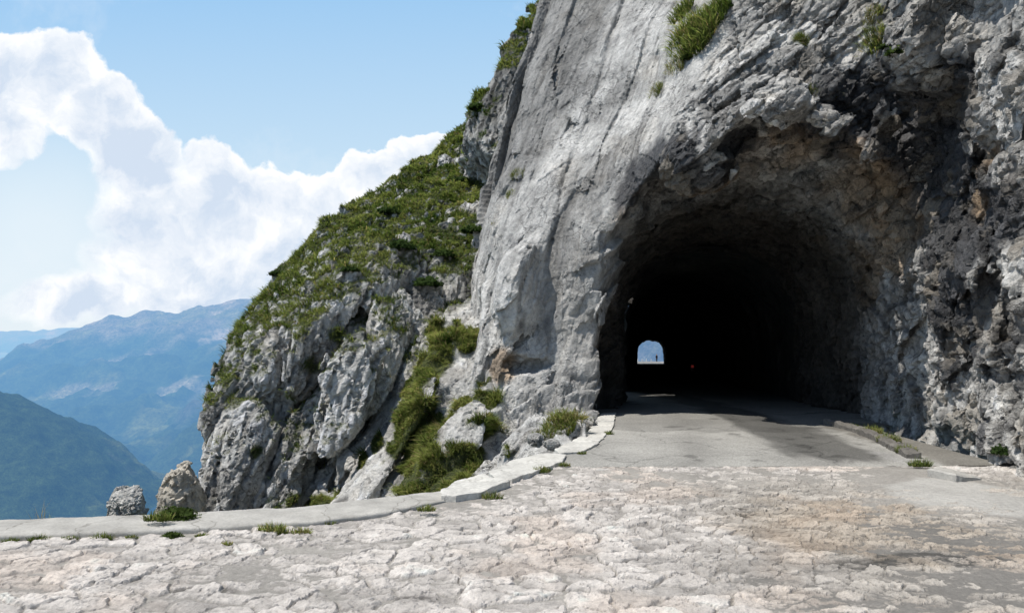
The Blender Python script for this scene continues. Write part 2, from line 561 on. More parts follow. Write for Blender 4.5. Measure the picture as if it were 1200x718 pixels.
print('main cliff ...')
V, Q = field_mesh((-1.6, 7.0, -2.4), (8.6, 20.2, 10.6), STEP, base_main, disp_main, 0.8, 0.24)
N = vnormals(V, Q)
# fine relief along the normals
w = slab_w(V)
q = V @ FS.T; qb = V @ BED.T
wq = warped(V, qb, 0.10, 0.9, 9).astype(f32)
fa_, ea = facet(wq * LA, 3, 0, 0); b1_, b2_, RB, _d = cells3(wq * LB + 7.7, 5); eb = b2_ - b1_
_rc = cells3(wq * LC + 1.3, 7); ec = _rc[1] - _rc[0]; fc_ = (_rc[2][:, 0] - 0.5) * 0.045 + (_rc[3] * (_rc[2] - 0.5)).sum(1) * 0.10; rw_ = right_w(V)
sc_, esc = facet(q * np.array([9.0, 9.0, 1.5], f32) + 4.1, 14, 0.012, 0.026)
_, esa = facet(warped(V, q, 0.10, 0.7, 61).astype(f32) * SA_, 12, 0, 0)
fd = w * (sc_ + 0.006 * fbm(V * 9, 2, seed=56) + 0.016 * (ridged(q * np.array([5, 5, 0.8], f32), 2, seed=53) - 0.7))
fd = fd + (1 - w) * (fc_ + 0.022 * (1 - sst(0.0, 0.10, ec)) + 0.030 * fbm(qb * np.array([8, 8, 4], f32), 2, seed=57))
fd = -fd
crackv = np.maximum((1 - sst(0.0, 0.07, ea)) * 0.9, np.maximum((1 - sst(0.0, 0.09, eb)) * 0.7, (1 - sst(0.0, 0.12, ec)) * 0.4)) * (1 - w) + w * np.maximum(0.15 * (1 - sst(0.0, 0.08, esc)), 0.6 * sst(-0.1, 0.25, pnoise(V * 0.8, 68)) * (1 - sst(0.0, 0.03, esa)))
V = V + N * fd[:, None]
N = vnormals(V, Q)

def blobs(P, lst, ys=1.0):
    """soft union of round patches: (px, py, Y, radius)"""
    m = np.zeros(len(P), f32)
    for px, py, Y, r in lst:
        c = at(px, py, Y).astype(f32)
        m = np.maximum(m, np.exp(-(((P - c) * np.array([1, ys, 1], f32)) ** 2).sum(1) / (r * r)))
    return m

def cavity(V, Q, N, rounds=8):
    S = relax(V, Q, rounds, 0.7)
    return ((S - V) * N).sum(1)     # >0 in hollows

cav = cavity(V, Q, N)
n_lo = fbm(V * 0.8, 4, seed=71); n_hi = fbm(V * 3.0, 4, seed=75)
b_, s_, u_ = bore(V[:, 0], V[:, 1], V[:, 2])
col = np.empty((len(V), 3), f32)
grey = np.array([0.46, 0.449, 0.424], f32); pale = np.array([0.47, 0.462, 0.44], f32)
col[:] = grey[None] * (1 - w)[:, None] + pale[None] * w[:, None]
col *= (1 + 0.30 * n_lo + 0.20 * n_hi)[:, None]
st = fbm(q * np.array([2.6, 2.6, 0.25], f32), 4, seed=81)
col *= (1 - 0.30 * w * sst(0.15, 0.6, st))[:, None]
# darker grey left flank of the slab
lf = w * sst(0.5, -0.3, V[:, 0] - np.interp(V[:, 2], XL_z, XL_x) - 0.9 * sst(3.5, 7, V[:, 2]) + 0.35 * n_lo) * sst(3.6, 5.0, V[:, 2])
col *= (1 - 0.45 * lf)[:, None]
# black seepage stains, plus painted shade under the lintel and at the portal's upper left
STAIN_SHADE = [(1090,160,11.6,0.8),(1140,330,9.6,0.8),(1120,420,9.6,0.8),(1150,270,10.0,0.7),(1100,270,11.2,0.8),(1110,520,9.2,0.5),(1085,480,10.2,0.5),(1000,160,12.0,0.3),(1060,140,12.3,0.9),(1110,190,11.9,0.9),(1130,260,11.0,0.9),(1110,330,10.8,0.75),(1130,390,9.8,0.7),(1115,460,9.6,0.6),(1095,520,9.6,0.5),
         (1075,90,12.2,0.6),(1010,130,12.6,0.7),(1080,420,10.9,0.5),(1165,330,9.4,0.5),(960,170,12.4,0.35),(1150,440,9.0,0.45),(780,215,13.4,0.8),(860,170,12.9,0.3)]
sm = blobs(V, STAIN_SHADE, 0.7)
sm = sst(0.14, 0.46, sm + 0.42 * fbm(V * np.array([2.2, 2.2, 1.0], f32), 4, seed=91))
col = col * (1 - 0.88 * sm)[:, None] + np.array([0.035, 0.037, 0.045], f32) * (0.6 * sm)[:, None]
# pale streaks at the right jamb; sunlit tone painted on the left-facing wall
PALE = [(1052,300,12.6,0.35),(1050,360,12.6,0.35),(1048,420,12.6,0.4),(1056,470,11.8,0.45),(1185,450,8.8,0.85),(1195,330,8.9,0.5),(1180,540,8.5,0.7),(1160,500,8.9,0.35)]
pm = sst(0.3, 0.75, blobs(V, PALE, 0.5) + 0.35 * n_hi)
col = col * (1 - pm)[:, None] + np.array([0.55, 0.535, 0.50], f32) * (pm * (1 + 0.3 * n_lo))[:, None]
# ochre ring of fresh rock round the opening
OCH = [(590,430,14.7,0.35),(920,190,12.6,0.7),(1000,210,12.5,0.6),(880,230,13.2,0.8),(960,260,13.4,0.9),(760,290,13.9,0.8),(850,255,13.6,0.9),(930,230,13.0,0.9),(1000,250,12.9,0.9),(1040,300,13.0,0.6),(1000,330,14,0.8),(1045,480,12.0,0.5),(720,400,15,0.6),
       (1160,240,10.4,0.4),(1180,200,10.2,0.4)]
om = sst(0.25, 0.65, blobs(V, OCH) + 0.35 * n_lo)
col = col * (1 - 0.8 * om)[:, None] + np.array([0.30, 0.215, 0.135], f32) * (0.8 * om * (1 + 0.5 * n_hi))[:, None]
# deep in the bore: the tunnel's darkness put into the rock colour
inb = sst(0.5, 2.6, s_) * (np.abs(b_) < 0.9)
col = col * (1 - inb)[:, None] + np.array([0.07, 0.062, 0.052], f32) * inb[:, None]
col *= np.clip(1 - 8.0 * cav, 0.45, 1.3)[:, None]  # occlusion shade of the hollows put into the colour
col *= (1 - 0.6 * crackv * (1 - 0.5 * inb))[:, None]
# earth and moss where grass can hold
up = N[:, 2]
wet = np.clip(sm * 0.8, 0, 1)
col *= (1 + (0.55 * (RB[:, :1] - 0.5) + 0.25 * (_rc[2][:, :1] - 0.5)) * (1 - w)[:, None])
tan = ((RB[:, 1] > 0.86) | (_rc[2][:, 1] > 0.93)) * (1 - w) * (0.35 + 0.65 * sst(-0.3, 0.4, n_lo)) * (1 - inb) * sst(0.02, 0.5, rw_ + om * 0.5 + sm * 0.5)
col = col * (1 - 0.6 * tan)[:, None] + np.array([0.27, 0.235, 0.185], f32) * (0.6 * tan)[:, None]
col = np.clip(col, 0.010, 0.68)
ROCK = rock_material('limestone')
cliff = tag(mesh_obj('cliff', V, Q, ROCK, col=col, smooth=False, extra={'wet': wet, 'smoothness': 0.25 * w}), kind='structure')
MAINV, MAINQ = V, Q
print('  verts', len(V))

# ---------------------------------------------------------------- the bored tunnel behind the portal
print('tunnel ...')
def tube(y0, y1, ny, na):
    ys = np.concatenate([np.linspace(y0, 40, int(ny * 0.55), endpoint=False), np.linspace(40, y1, int(ny * 0.45))])
    th = np.linspace(-0.12 * np.pi, 1.12 * np.pi, na)
    Vt = np.zeros((len(ys), na, 3), f32)
    for k, y in enumerate(ys):
        s = (y - BY0) / BDY
        fl = max(0, min(1, 1 - (s + 0.2) / 4.5)) ** 1.6
        hw = 2.14 + 0.55 * fl; top = 3.75 + 0.95 * fl; lo = 1.35
        c, sn = np.cos(th), np.sin(th)
        e = 2 / 2.5
        uu = hw * np.sign(c) * np.abs(c) ** e
        zz = np.where(sn >= 0, lo + (top - lo) * np.abs(sn) ** e, lo + sn * 5.0)
        uu = np.where(sn < 0, hw * np.sign(c), uu)
        cx = BX0 + s * BDX; cy = BY0 + s * BDY
        Vt[k, :, 0] = cx + uu * BDY; Vt[k, :, 1] = cy - uu * BDX; Vt[k, :, 2] = zz + floor_z(y)
    return Vt, ys
Vt, ys = tube(19.0, 128.0, 620, 72)
P = Vt.reshape(-1, 3)
ax_x = BX0 + (P[:, 1] - BY0) / BDY * BDX
inward = np.stack([ax_x - P[:, 0], 0 * ax_x, 1.8 + floor_z(P[:, 1]) - P[:, 2]], 1)
inward /= np.linalg.norm(inward, axis=1)[:, None] + 1e-6
g1, g2, R2, D2 = cells3(P * 1.1, 6)
dd = 0.16 * fbm(P * 0.9, 4, seed=101) + (R2[:, 0] - 0.5) * 0.16
P2 = P + (inward * (dd * sst(19.0, 20.0, P[:, 1]) + 0.05)[:, None]).astype(f32)
ny_, na_ = Vt.shape[:2]
ii, jj = np.meshgrid(np.arange(ny_ - 1), np.arange(na_ - 1), indexing='ij')
a = (ii * na_ + jj).ravel()
QT = np.stack([a, a + 1, a + na_ + 1, a + na_], 1)
cen = P2[QT].mean(1)
hgt = cen[:, 2] - floor_z(cen[:, 1])
cx = BX0 + (cen[:, 1] - BY0) / BDY * BDX
hole = (cen[:, 0] < cx - 0.5) & (cen[:, 1] > 19.8) & (cen[:, 1] < 24.2) & (hgt < 2.6)
QT = QT[~hole]
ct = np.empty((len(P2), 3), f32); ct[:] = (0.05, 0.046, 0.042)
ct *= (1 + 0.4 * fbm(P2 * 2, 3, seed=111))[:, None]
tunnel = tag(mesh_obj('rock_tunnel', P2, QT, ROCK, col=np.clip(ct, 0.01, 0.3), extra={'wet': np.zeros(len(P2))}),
             'long dark unlined road tunnel bored straight through the grey cliff', 'tunnel')

# ================================================================ THE LEFT OUTCROP
print('outcrop ...')
FB = [(225,600,15.0),(260,560,14.8),(300,600,14.2),(300,500,15.0),(265,440,15.8),(300,400,16.2),(350,580,14.2),(340,480,15.0),(330,560,14.4),
      (400,520,14.5),(400,440,15.0),(385,360,16.2),(330,350,17.0),(420,320,16.8),(440,400,15.6),(470,420,16.0),(440,470,15.2),(450,300,17.4),(520,360,17.4),
      (560,340,18.0),(430,560,14.2),(240,500,15.6),(500,310,18.4),(560,290,19.6)]
_c = np.array([at(*p) for p in FB]); F_block = TPS(_c[:, [0, 2]], _c[:, 1], 0.05)
FG = [(385,600,13.8),(430,595,13.3),(480,590,12.8),(530,582,12.3),(560,560,12.8),(575,500,13.8),(540,500,13.9),(500,520,13.9),(460,560,13.7),(430,560,14.0),
      (500,450,14.9),(490,480,14.5),(500,400,16.0),(540,400,15.9),(575,420,15.3),(540,350,17.6),(575,340,18.0),(500,350,17.6),(450,450,16.4),(420,520,15.6),
      (560,290,19.8),(580,250,20.5),(620,400,16.5),(640,560,13.2)]
_c = np.array([at(*p) for p in FG]); F_gully = TPS(_c[:, [0, 2]], _c[:, 1], 0.05)
TT = [(530,165,34),(480,200,31),(420,240,28),(370,285,25),(322,325,22),(290,372,19.4),
      (430,295,17.6),(400,318,17.0),(340,345,17.4),(480,290,19.0),(520,270,21),(560,270,21.5),(480,250,24),(520,215,28),(560,200,27),(560,240,23.5),(430,265,22),
      (575,300,19.8),(590,200,25),(370,300,21.5),(620,180,26),(600,130,32)]
tp = [at(*p) for p in TT]
for p in TT[:6]:
    c = at(*p); tp += [c + np.array([-1.3, 0.8, -1.6]), c + np.array([-2.6, 1.6, -4.0])]
    tp += [c + np.array([-0.2, 2.2, -0.3]), c + np.array([-0.6, 4.6, -1.6])]
tp += [at(255,415,17.6), at(240,455,16.6), at(255,415,17.6) + np.array([-1.2, 0.3, -2.2])]
_c = np.array(tp); T_top = TPS(_c[:, [0, 1]], _c[:, 2], 0.06)
XRb = [(-1.8,-4.3),(-1.2,-3.75),(-.4,-3.0),(0.3,-2.35),(1.1,-1.95),(1.7,-1.75),(2.3,-0.9),(2.7,-0.2),(3.2,0.6),(6,1.2)]
XLb = sorted([(at(*p)[2], at(*p)[0] + 0.30) for p in [(210,608,15),(220,560,15.5),(242,485,16.3),(264,415,17.5)]]) + [(3.0, -7.6), (8, -10)]
BW = [(640,0,22.5),(600,60,21.8),(570,110,21.4),(560,180,20.6),(590,250,19.6),(620,120,20.6),(650,30,21.6),(575,200,20.2),(690,100,20.5),(700,300,19),(540,150,22.2)]
_c = np.array([at(*p) for p in BW]); F_back = TPS(_c[:, [0, 2]], _c[:, 1], 0.05)
XBk = sorted([(at(*p)[2], at(*p)[0]) for p in [(636,0,22.6),(605,45,22.0),(580,88,21.8),(552,128,21.8),(538,158,22.0)]])
XBk = [(3.0, 0.9), (5.2, 0.5), (6.2, -0.8)] + XBk + [(12.6, 1.9)]

CREV = [[(329,395,16.2),(329,470,15.6),(334,520,15.0),(309,555,14.8),(296,600,14.5)],[(366,350,17.0),(369,405,16.0),(354,470,15.2),(344,515,14.9)],
        [(405,330,17.0),(412,390,16.2),(400,440,15.4)]]
def seg_dist(X, Z, pts):
    d = None
    for a, b in zip(pts[:-1], pts[1:]):
        e = b - a
        t = np.clip(((X - a[0]) * e[0] + (Z - a[1]) * e[1]) / (e @ e), 0, 1)
        q = np.hypot(X - a[0] - t * e[0], Z - a[1] - t * e[1])
        d = q if d is None else np.minimum(d, q)
    return d

def base_out(x, y, z):
    X, Y_, Z = x[:, 0, 0], y[0, :, 0], z[0, 0, :]
    fb = F_block(*np.broadcast_arrays(X[:, None], Z[None, :]))
    fg = F_gully(*np.broadcast_arrays(X[:, None], Z[None, :]))
    fk = F_back(*np.broadcast_arrays(X[:, None], Z[None, :]))
    tt = T_top(*np.broadcast_arrays(X[:, None], Y_[None, :]))
    xr = np.interp(Z, [p[0] for p in XRb], [p[1] for p in XRb]).astype(f32)
    xl = np.interp(Z, [p[0] for p in XLb], [p[1] for p in XLb]).astype(f32)
    xb = np.interp(Z, [p[0] for p in XBk], [p[1] for p in XBk]).astype(f32)
    top = (z - tt[:, :, None]) * 0.85
    d = smax((fb[:, None, :] - y) * 0.85, (x - xr[None, None, :]) * 0.8, 0.25)
    d = smax(d, (xl[None, None, :] - x) * 0.9 - (y - 16.0) * 0.15, 0.3)
    XX, ZZ = np.meshgrid(X, Z, indexing='ij')
    wob = 0.10 * pnoise(np.stack([XX.ravel(), ZZ.ravel(), 0 * XX.ravel()], 1) * 1.6, 77).reshape(XX.shape)
    for n_, cr_ in enumerate(CREV):
        sl_ = seg_dist(XX, ZZ, [at(*p)[[0, 2]] for p in cr_]) + wob - (0.17, 0.14, 0.11)[n_]
        d = smax(d, -np.maximum(sl_[:, None, :].astype(f32), (y - fb[:, None, :] - 0.75).astype(f32)), 0.12)
    d = smin(d, smax((fg[:, None, :] - y) * 0.7, (-3.9 - 0.15 * z - x) * 0.9, 0.2), 0.06)
    d = smax(d, top, 0.45)
    k = smax((fk[:, None, :] - y) * 0.85, (xb[None, None, :] - x) * 0.9, 0.3)
    d = smin(d, k, 0.3)
    c = at(350, 578, 13.7)       # hollow at the foot
    cv = (np.sqrt(((x - c[0]) / 0.66) ** 2 + ((y - c[1]) / 2.6) ** 2 + ((z - c[2]) / 0.52) ** 2) - 1) * 0.5
    d = smax(d, -cv, 0.12)
    return d

OD = frame_from((1.0, 1.6, 4.6))
GD = frame_from((2.6, 1.5, 4.4))

def gully_w(P):
    xr = np.interp(P[:, 2], [p[0] for p in XRb], [p[1] for p in XRb])
    return sst(-0.2, 0.3, P[:, 0] - xr) * sst(4.0, 3.0, P[:, 2])

OA = np.array([0.9, 0.9, 0.27], f32); OB = np.array([2.5, 2.5, 0.62], f32); OC = np.array([6.5, 6.5, 1.9], f32); GA = np.array([1.7, 1.7, 0.22], f32)
def disp_out(P):
    T = T_top(P[:, 0], P[:, 1])
    tw = sst(0.7, 0.15, T - P[:, 2])             # near the grassy top
    gw = gully_w(P)
    bw = sst(18.8, 19.4, P[:, 1]) * sst(-0.1, 0.4, P[:, 2] - T)
    q = P @ OD.T
    wq = warped(P, q, 0.16, 0.7, 121).astype(f32)
    fa, ea = facet(wq * OA, 8, 0.46, 0.50)
    fb, eb = facet(wq * OB + 3.3, 9, 0.14, 0.24)
    rib = fa + 0.38 * (1 - sst(0.0, 0.16, ea)) + fb + 0.12 * (1 - sst(0.0, 0.12, eb))
    qg = P @ GD.T
    fg, eg = facet(qg * GA + 1.7, 10, 0.55, 0.30)
    d = 0.24 * pnoise(P * 0.45, 133)
    xe = np.interp(P[:, 2], [p[0] for p in XLb], [p[1] for p in XLb])
    d = d + rib * (0.45 + 0.55 * sst(0.0, 0.9, P[:, 0] - xe)) * (1 - 0.6 * tw) * (1 - gw) * (1 - 0.45 * bw) + (fg + 0.10 * (1 - sst(0.0, 0.1, eg)) + 0.35 * fb) * gw
    tb = 0.22 * fbm(P * np.array([0.9, 0.9, 0.9], f32), 3, seed=143) - 0.16 * sst(0.25, 0.6, fbm(P * 1.2, 3, seed=147))
    d = d + tb * tw
    return d.astype(f32)

OST = 0.052
V, Q = field_mesh((-9.2, 11.4, -3.2), (2.6, 37.0, 11.8), OST, base_out, disp_out, 1.0, 0.34)
keep = V[Q].mean(1)
Q = Q[(keep[:, 1] < 36.8) & ~((keep[:, 0] > 2.3)) & ~((keep[:, 0] > 0.30) & (keep[:, 2] < 8.6) & (keep[:, 1] > 18.0)) & ~((keep[:, 0] > 0.95) & (keep[:, 2] < 8.6))]
# drops buried faces; unseen gap behind the slab added to let daylight into the tunnel
used = np.zeros(len(V), bool); used[Q.ravel()] = True
remap = np.cumsum(used) - 1
V = V[used]; Q = remap[Q]
N = vnormals(V, Q)
qo = V @ OD.T
wq = warped(V, qo, 0.16, 0.7, 121).astype(f32)
_, ea = facet(wq * OA, 8, 0, 0); _, eb = facet(wq * OB + 3.3, 9, 0, 0)
fc_, ec = facet(wq * OC + 0.7, 11, 0.05, 0.11)
fd = -(fc_ + 0.04 * (1 - sst(0.0, 0.1, ec)) + 0.03 * fbm(qo * np.array([9.0, 9.0, 5.0], f32), 2, seed=151))
crackv = np.maximum((1 - sst(0.0, 0.12, ea)), np.maximum((1 - sst(0.0, 0.10, eb)) * 0.7, (1 - sst(0.0, 0.12, ec)) * 0.4))
gwv = gully_w(V)
V = V + N * (fd * (1 - 0.6 * gwv))[:, None]
N = vnormals(V, Q)
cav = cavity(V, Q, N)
n_lo = fbm(V * 0.7, 4, seed=161); n_hi = fbm(V * 2.6, 4, seed=165)
Tv = T_top(V[:, 0], V[:, 1])
near_top = sst(1.0, 0.1, Tv - V[:, 2])
above = sst(0.5, 1.1, V[:, 2] - Tv)
col = np.empty((len(V), 3), f32); col[:] = (0.58, 0.567, 0.535)
col *= (1 + 0.3 * n_lo + 0.2 * n_hi)[:, None]
ds = fbm(qo * np.array([1.6, 1.6, 0.3], f32), 4, seed=171)
col *= (1 - 0.5 * sst(0.1, 0.6, ds))[:, None]
pg = gwv * sst(-0.2, 0.2, n_lo)
col = col * (1 - 0.5 * pg)[:, None] + np.array([0.42, 0.41, 0.38], f32) * (0.5 * pg)[:, None]
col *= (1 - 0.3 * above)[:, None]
col *= np.clip(1 - 6.0 * cav, 0.40, 1.3)[:, None] * (1 - 0.55 * crackv * (1 - gwv))[:, None]  # hollows painted darker as occlusion shade, joints darkened too
# where grass grows
GR = [(508,385,16,.40),(515,410,15.8,.36),(503,432,15.4,.36),(490,455,15,.46),(485,485,14.6,.5),(480,515,14,.5),(500,540,13.6,.5),(520,565,13,.42),(482,572,13,.34),
      (548,478,14.3,.28),(553,505,14,.28),(548,538,13.4,.34),(535,572,12.8,.36),(437,518,14.8,.2),(420,540,14.6,.18),(560,395,16,.28),(345,603,14.4,.45),(368,598,14.4,.45),(566,470,14.4,.26),(566,500,14,.28),(566,440,15,.25),(530,495,14.2,.25),(535,530,13.6,.3),(515,500,14.3,.3),(545,400,15.8,.25),(530,380,16.2,.28),
      (330,380,16.6,.3),(362,430,15.4,.25),(330,470,15.2,.25),(333,510,14.9,.3),(395,395,15.9,.22),(300,530,15,.15)]
gm = np.maximum(near_top * sst(0.28, 0.6, N[:, 2] + 0.22 * n_hi + 0.22 * sst(18.5, 21.0, V[:, 1])) * sst(-0.42, -0.18, n_lo + 0.8 * n_hi + 0.25), 0)
gm = np.maximum(gm, sst(0.34, 0.58, blobs(V, GR, 0.45) + 0.34 * n_hi))
gm = np.maximum(gm, sst(0.45, 0.75, N[:, 2] + 0.3 * n_lo) * sst(-3, 0, V[:, 2]) * 0.8 * (1 - gwv))
gm = np.maximum(gm, above * sst(0.25, 0.6, N[:, 2] + 0.5 * n_lo))
# bare rock showing through the slope, denser to the right
bare = sst(0.40, 0.62, fbm(V * np.array([0.55, 0.55, 0.9], f32), 4, seed=181) + 0.25 * sst(-3.0, -0.5, V[:, 0]) + 0.15 * n_hi)
gm = gm * (1 - 0.95 * bare * (1 - gwv))
soil = np.array([0.075, 0.088, 0.035], f32)
col = col * (1 - gm)[:, None] + soil * gm[:, None]
col = np.clip(col, 0.012, 0.6)
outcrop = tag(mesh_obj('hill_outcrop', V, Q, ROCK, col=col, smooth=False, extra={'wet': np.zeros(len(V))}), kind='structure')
OUTV, OUTQ, OUTN, OUTG = V, Q, N, gm
print('  verts', len(V))

# ================================================================ GROUND
EDGE_X = np.array([-40, -3.85, -1.5, -0.63, 0.4, 1.09, 1.75, 2.2]); EDGE_Y = np.array([-0.6, 6.0, 6.45, 7.36, 9.34, 11.3, 14.2, 16.5])
def y_edge(x): return np.interp(x, EDGE_X, EDGE_Y)
def x_edge(y): return np.interp(y, EDGE_Y, EDGE_X)

def grid_faces(nx, ny):
    ii, jj = np.meshgrid(np.arange(nx - 1), np.arange(ny - 1), indexing='ij')
    a = (ii * ny + jj).ravel()
    return np.stack([a, a + ny, a + ny + 1, a + 1], 1)

def compact(V, F, *arrs):
    used = np.zeros(len(V), bool); used[F.ravel()] = True
    rm = np.cumsum(used) - 1
    return (V[used], rm[F]) + tuple(a[used] for a in arrs)

print('paving ...')
xs = np.concatenate([np.arange(-30, -6, 0.4), np.arange(-6, -4.4, 0.05), np.arange(-4.4, 5.8, 0.0105), np.arange(5.8, 9, 0.1)]).astype(f32)
yy = np.concatenate([np.arange(-8, 2, 0.4), np.arange(2, 3.9, 0.06), np.arange(3.9, 9.6, 0.0125)]).astype(f32)
X, Y_ = np.meshgrid(xs, yy, indexing='ij')
P2d = np.stack([X.ravel(), Y_.ravel()], 1)
P3 = np.concatenate([P2d, np.zeros((len(P2d), 1), f32)], 1)
wp = P2d + 0.10 * np.stack([fbm(P3 * 2.2, 3, seed=201), fbm(P3 * 2.2, 3, seed=205)], 1) + 0.03 * np.stack([fbm(P3 * 8, 2, seed=207), fbm(P3 * 8, 2, seed=209)], 1)
small = sst(0.0, 0.5, P2d[:, 0] - 0.2 + 0.5 * (P2d[:, 1] - 7.5) + 1.2 * pnoise(P3 * 0.5, 213))
fa = cells2(wp * np.array([3.3, 4.4], f32), 21)
fc = cells2(wp * np.array([6.0, 8.2], f32) + 5.5, 22)
def stone(fx, sc):
    f1, f2, R, D = fx
    e = f2 - f1
    dome = sst(0.0, 0.13, e)
    return dome * (0.55 + 0.45 * R[:, 0]) + (D[:, 0] * (R[:, 1] - 0.5) + D[:, 1] * (R[:, 2] - 0.5)) * 0.5 * dome, e, R
ha, ea, Ra = stone(fa, 1); hb, eb, Rb = stone(fc, 1)
fd_ = cells2(wp * np.array([7.0, 10.0], f32) + 3.1, 23); fe_ = cells2(wp * np.array([15.0, 22.0], f32) + 9.1, 24)
def tilt(fx, a, b): return (fx[2][:, 0] - 0.5) * a + (fx[3][:, 0] * (fx[2][:, 1] - 0.5) + fx[3][:, 1] * (fx[2][:, 2] - 0.5)) * b
chip = tilt(fd_, 0.009, 0.016) + tilt(fe_, 0.004, 0.010)
hs = ha * 0.038 * (1 - small) + hb * 0.031 * small + chip
def terr(t):
    f = np.floor(t); return f + sst(0.70, 1.0, t - f)
flake = 0.0115 * terr(2.1 * fbm(P3 * np.array([3.0, 4.6, 1], f32), 4, 0.55, seed=261)) + 0.0045 * terr(2.2 * fbm(P3 * np.array([8.0, 12.0, 1], f32), 3, 0.55, seed=265))
hs = hs + flake * (0.3 + 0.7 * sst(-0.4, 0.2, pnoise(P3 * 0.8, 268)))
hs = hs + 0.006 * fbm(P3 * 5, 4, seed=221) + 0.005 * fbm(P3 * 17, 3, seed=226) + 0.008 * (ridged(P3 * np.array([7, 11, 1], f32), 3, seed=228) - 0.7)
hs = hs + 0.012 * fbm(P3 * 0.7, 2, seed=231)
# mortar / tar fill: level surface that the stones poke through
lev = 0.011 + 0.015 * fbm(P3 * np.array([0.55, 0.8, 1], f32), 4, seed=235)
FILL = [(1000,575,0.8,0.010),(1060,640,1.1,0.013),(1130,690,0.9,0.006),(880,690,0.9,0.005),(540,590,0.45,0.03),(600,577,0.35,0.022),(450,600,0.5,0.012),
        (560,640,0.5,0.012),(1150,590,0.9,0.03),(1190,640,0.8,0.01),(1080,560,0.6,0.03),(620,705,0.35,0.012),(230,700,0.4,0.0)]
for px, py, r, a in FILL:
    c = at(px, py, 1.6 * FPX / (py - HOR))
    lev = lev + a * np.exp(-((P2d - c[:2]) ** 2).sum(1) / (r * r))
lev = lev - 0.007 * sst(0.8, 2.2, P2d[:, 0]) * sst(9.0, 7.8, P2d[:, 1])
lev = lev - 0.020 * np.exp(-((P2d - at(760, 620, 6.4)[:2]) ** 2).sum(1) / 1.7 ** 2)
rim = sst(9.36, 9.18, P2d[:, 1])
fill = sst(-0.003, 0.004, lev - hs)
hs = hs * rim + 0.008 * (1 - rim)
lev = lev * rim
h = np.maximum(hs, lev + 0.0025 * fbm(P3 * 12, 2, seed=239))
Vp = np.stack([P2d[:, 0], P2d[:, 1], h - 0.02], 1)
near = sst(9.3, 9.6, P2d[:, 1])
Vp[:, 2] -= 0.006 * near
conc = sst(0.4, 0.6, np.exp(-((P2d - at(1160, 585, 7.5)[:2]) ** 2 / np.array([1.1, 0.9]) ** 2).sum(1)) + 0.2 * fbm(P3 * 1.5, 3, seed=243))
stc = np.array([0.465, 0.432, 0.395], f32) * (1 + 0.22 * (Ra[:, :1] * (1 - small[:, None]) + Rb[:, :1] * small[:, None] - 0.5) * 2 * 0.8)
warm = sst(0.1, 0.5, fbm(P3 * 0.9, 3, seed=246))[:, None]
stc = stc * (1 + warm * np.array([0.02, -0.03, -0.07], f32))
stc = stc * (1 + 0.22 * fbm(P3 * 6, 4, seed=249))[:, None]
brown = sst(0.35, 0.7, np.exp(-((P2d - at(1010, 620, 6.5)[:2]) ** 2).sum(1) / 1.2 ** 2) + 0.4 * fbm(P3 * 2, 3, seed=252))[:, None]
stc = stc * (1 - brown * np.array([0.06, 0.11, 0.17], f32))
rgt = (sst(0.8, 2.6, P2d[:, 0] + 0.5 * fbm(P3 * 1.1, 3, seed=271)) * sst(9.2, 8.0, P2d[:, 1]))[:, None]
stc = stc * (1 - rgt * np.array([0.26, 0.27, 0.30], f32))
fic = np.array([0.30, 0.282, 0.253], f32) * (1 + 0.25 * fbm(P3 * 1.3, 4, seed=255))[:, None]
fic = fic * (1 - 0.35 * sst(0.0, 0.5, np.exp(-((P2d - at(1080, 660, 5.4)[:2]) ** 2).sum(1) / 1.3 ** 2)))[:, None]
c_ = stc * (1 - fill)[:, None] + fic * fill[:, None]
cv_ = np.clip((hs - 0.012) * 12 + 0.92, 0.40, 1.12) * (1 - fill) + fill
c_ = c_ * cv_[:, None]
for px, py, rx, ry in ((600,690,.16,.12),(570,700,.12,.1),(490,700,.14,.08),(870,600,.3,.2),(1090,655,.45,.2),(545,582,.25,.12),(1010,660,.3,.12),(760,655,.2,.06),(240,690,.2,.08)):
    e_ = at(px, py, 1.6 * FPX / (py - HOR))
    dmp = sst(0.35, 0.6, np.exp(-(((P2d[:, 0] - e_[0]) / rx) ** 2 + ((P2d[:, 1] - e_[1]) / ry) ** 2)) + 0.3 * fbm(P3 * 4, 3, seed=277)) * (0.35 + 0.65 * sst(0.022, 0.006, hs))
    c_ = c_ * (1 - 0.55 * dmp)[:, None]
c_ = c_ * (1 - 0.75 * conc * fill)[:, None] + np.array([0.44, 0.425, 0.39], f32) * (0.75 * conc * fill * (1 + 0.15 * fbm(P3 * 2.5, 3, seed=259)))[:, None]
F = grid_faces(len(xs), len(yy))
cen = Vp[F].mean(1)
F = F[(cen[:, 1] < y_edge(cen[:, 0]) + 0.12)]
Vp, F, c_ = compact(Vp, F, c_)

k = NT('worn stone paving')
p_ = k.pos()
n2 = k.noise(22, 7, 0.7, p_); n3 = k.noise(90, 4, 0.7, p_)
v = k.math('MULTIPLY', k.ramp(n2, [(0.25, 0.72), (0.5, 1.0), (0.75, 1.2)]), k.ramp(n3, [(0.25, 0.75), (0.5, 1.0), (0.8, 1.2)]))
cb = k.n('ShaderNodeCombineColor')
for s in range(3): k.l(v, cb.inputs[s])
c = k.mixc(1.0, k.attr('Col'), cb.outputs[0], 'MULTIPLY')
hh = k.math('ADD', n2, k.math('MULTIPLY', n3, 0.4))
PAVE = k.out(c, 0.9, k.bump(hh, 0.7, 0.022), 0.25)
tag(mesh_obj('stone_pavement', Vp, F, PAVE, smooth=False, col=np.clip(c_, 0.03, 0.62)), kind='structure')

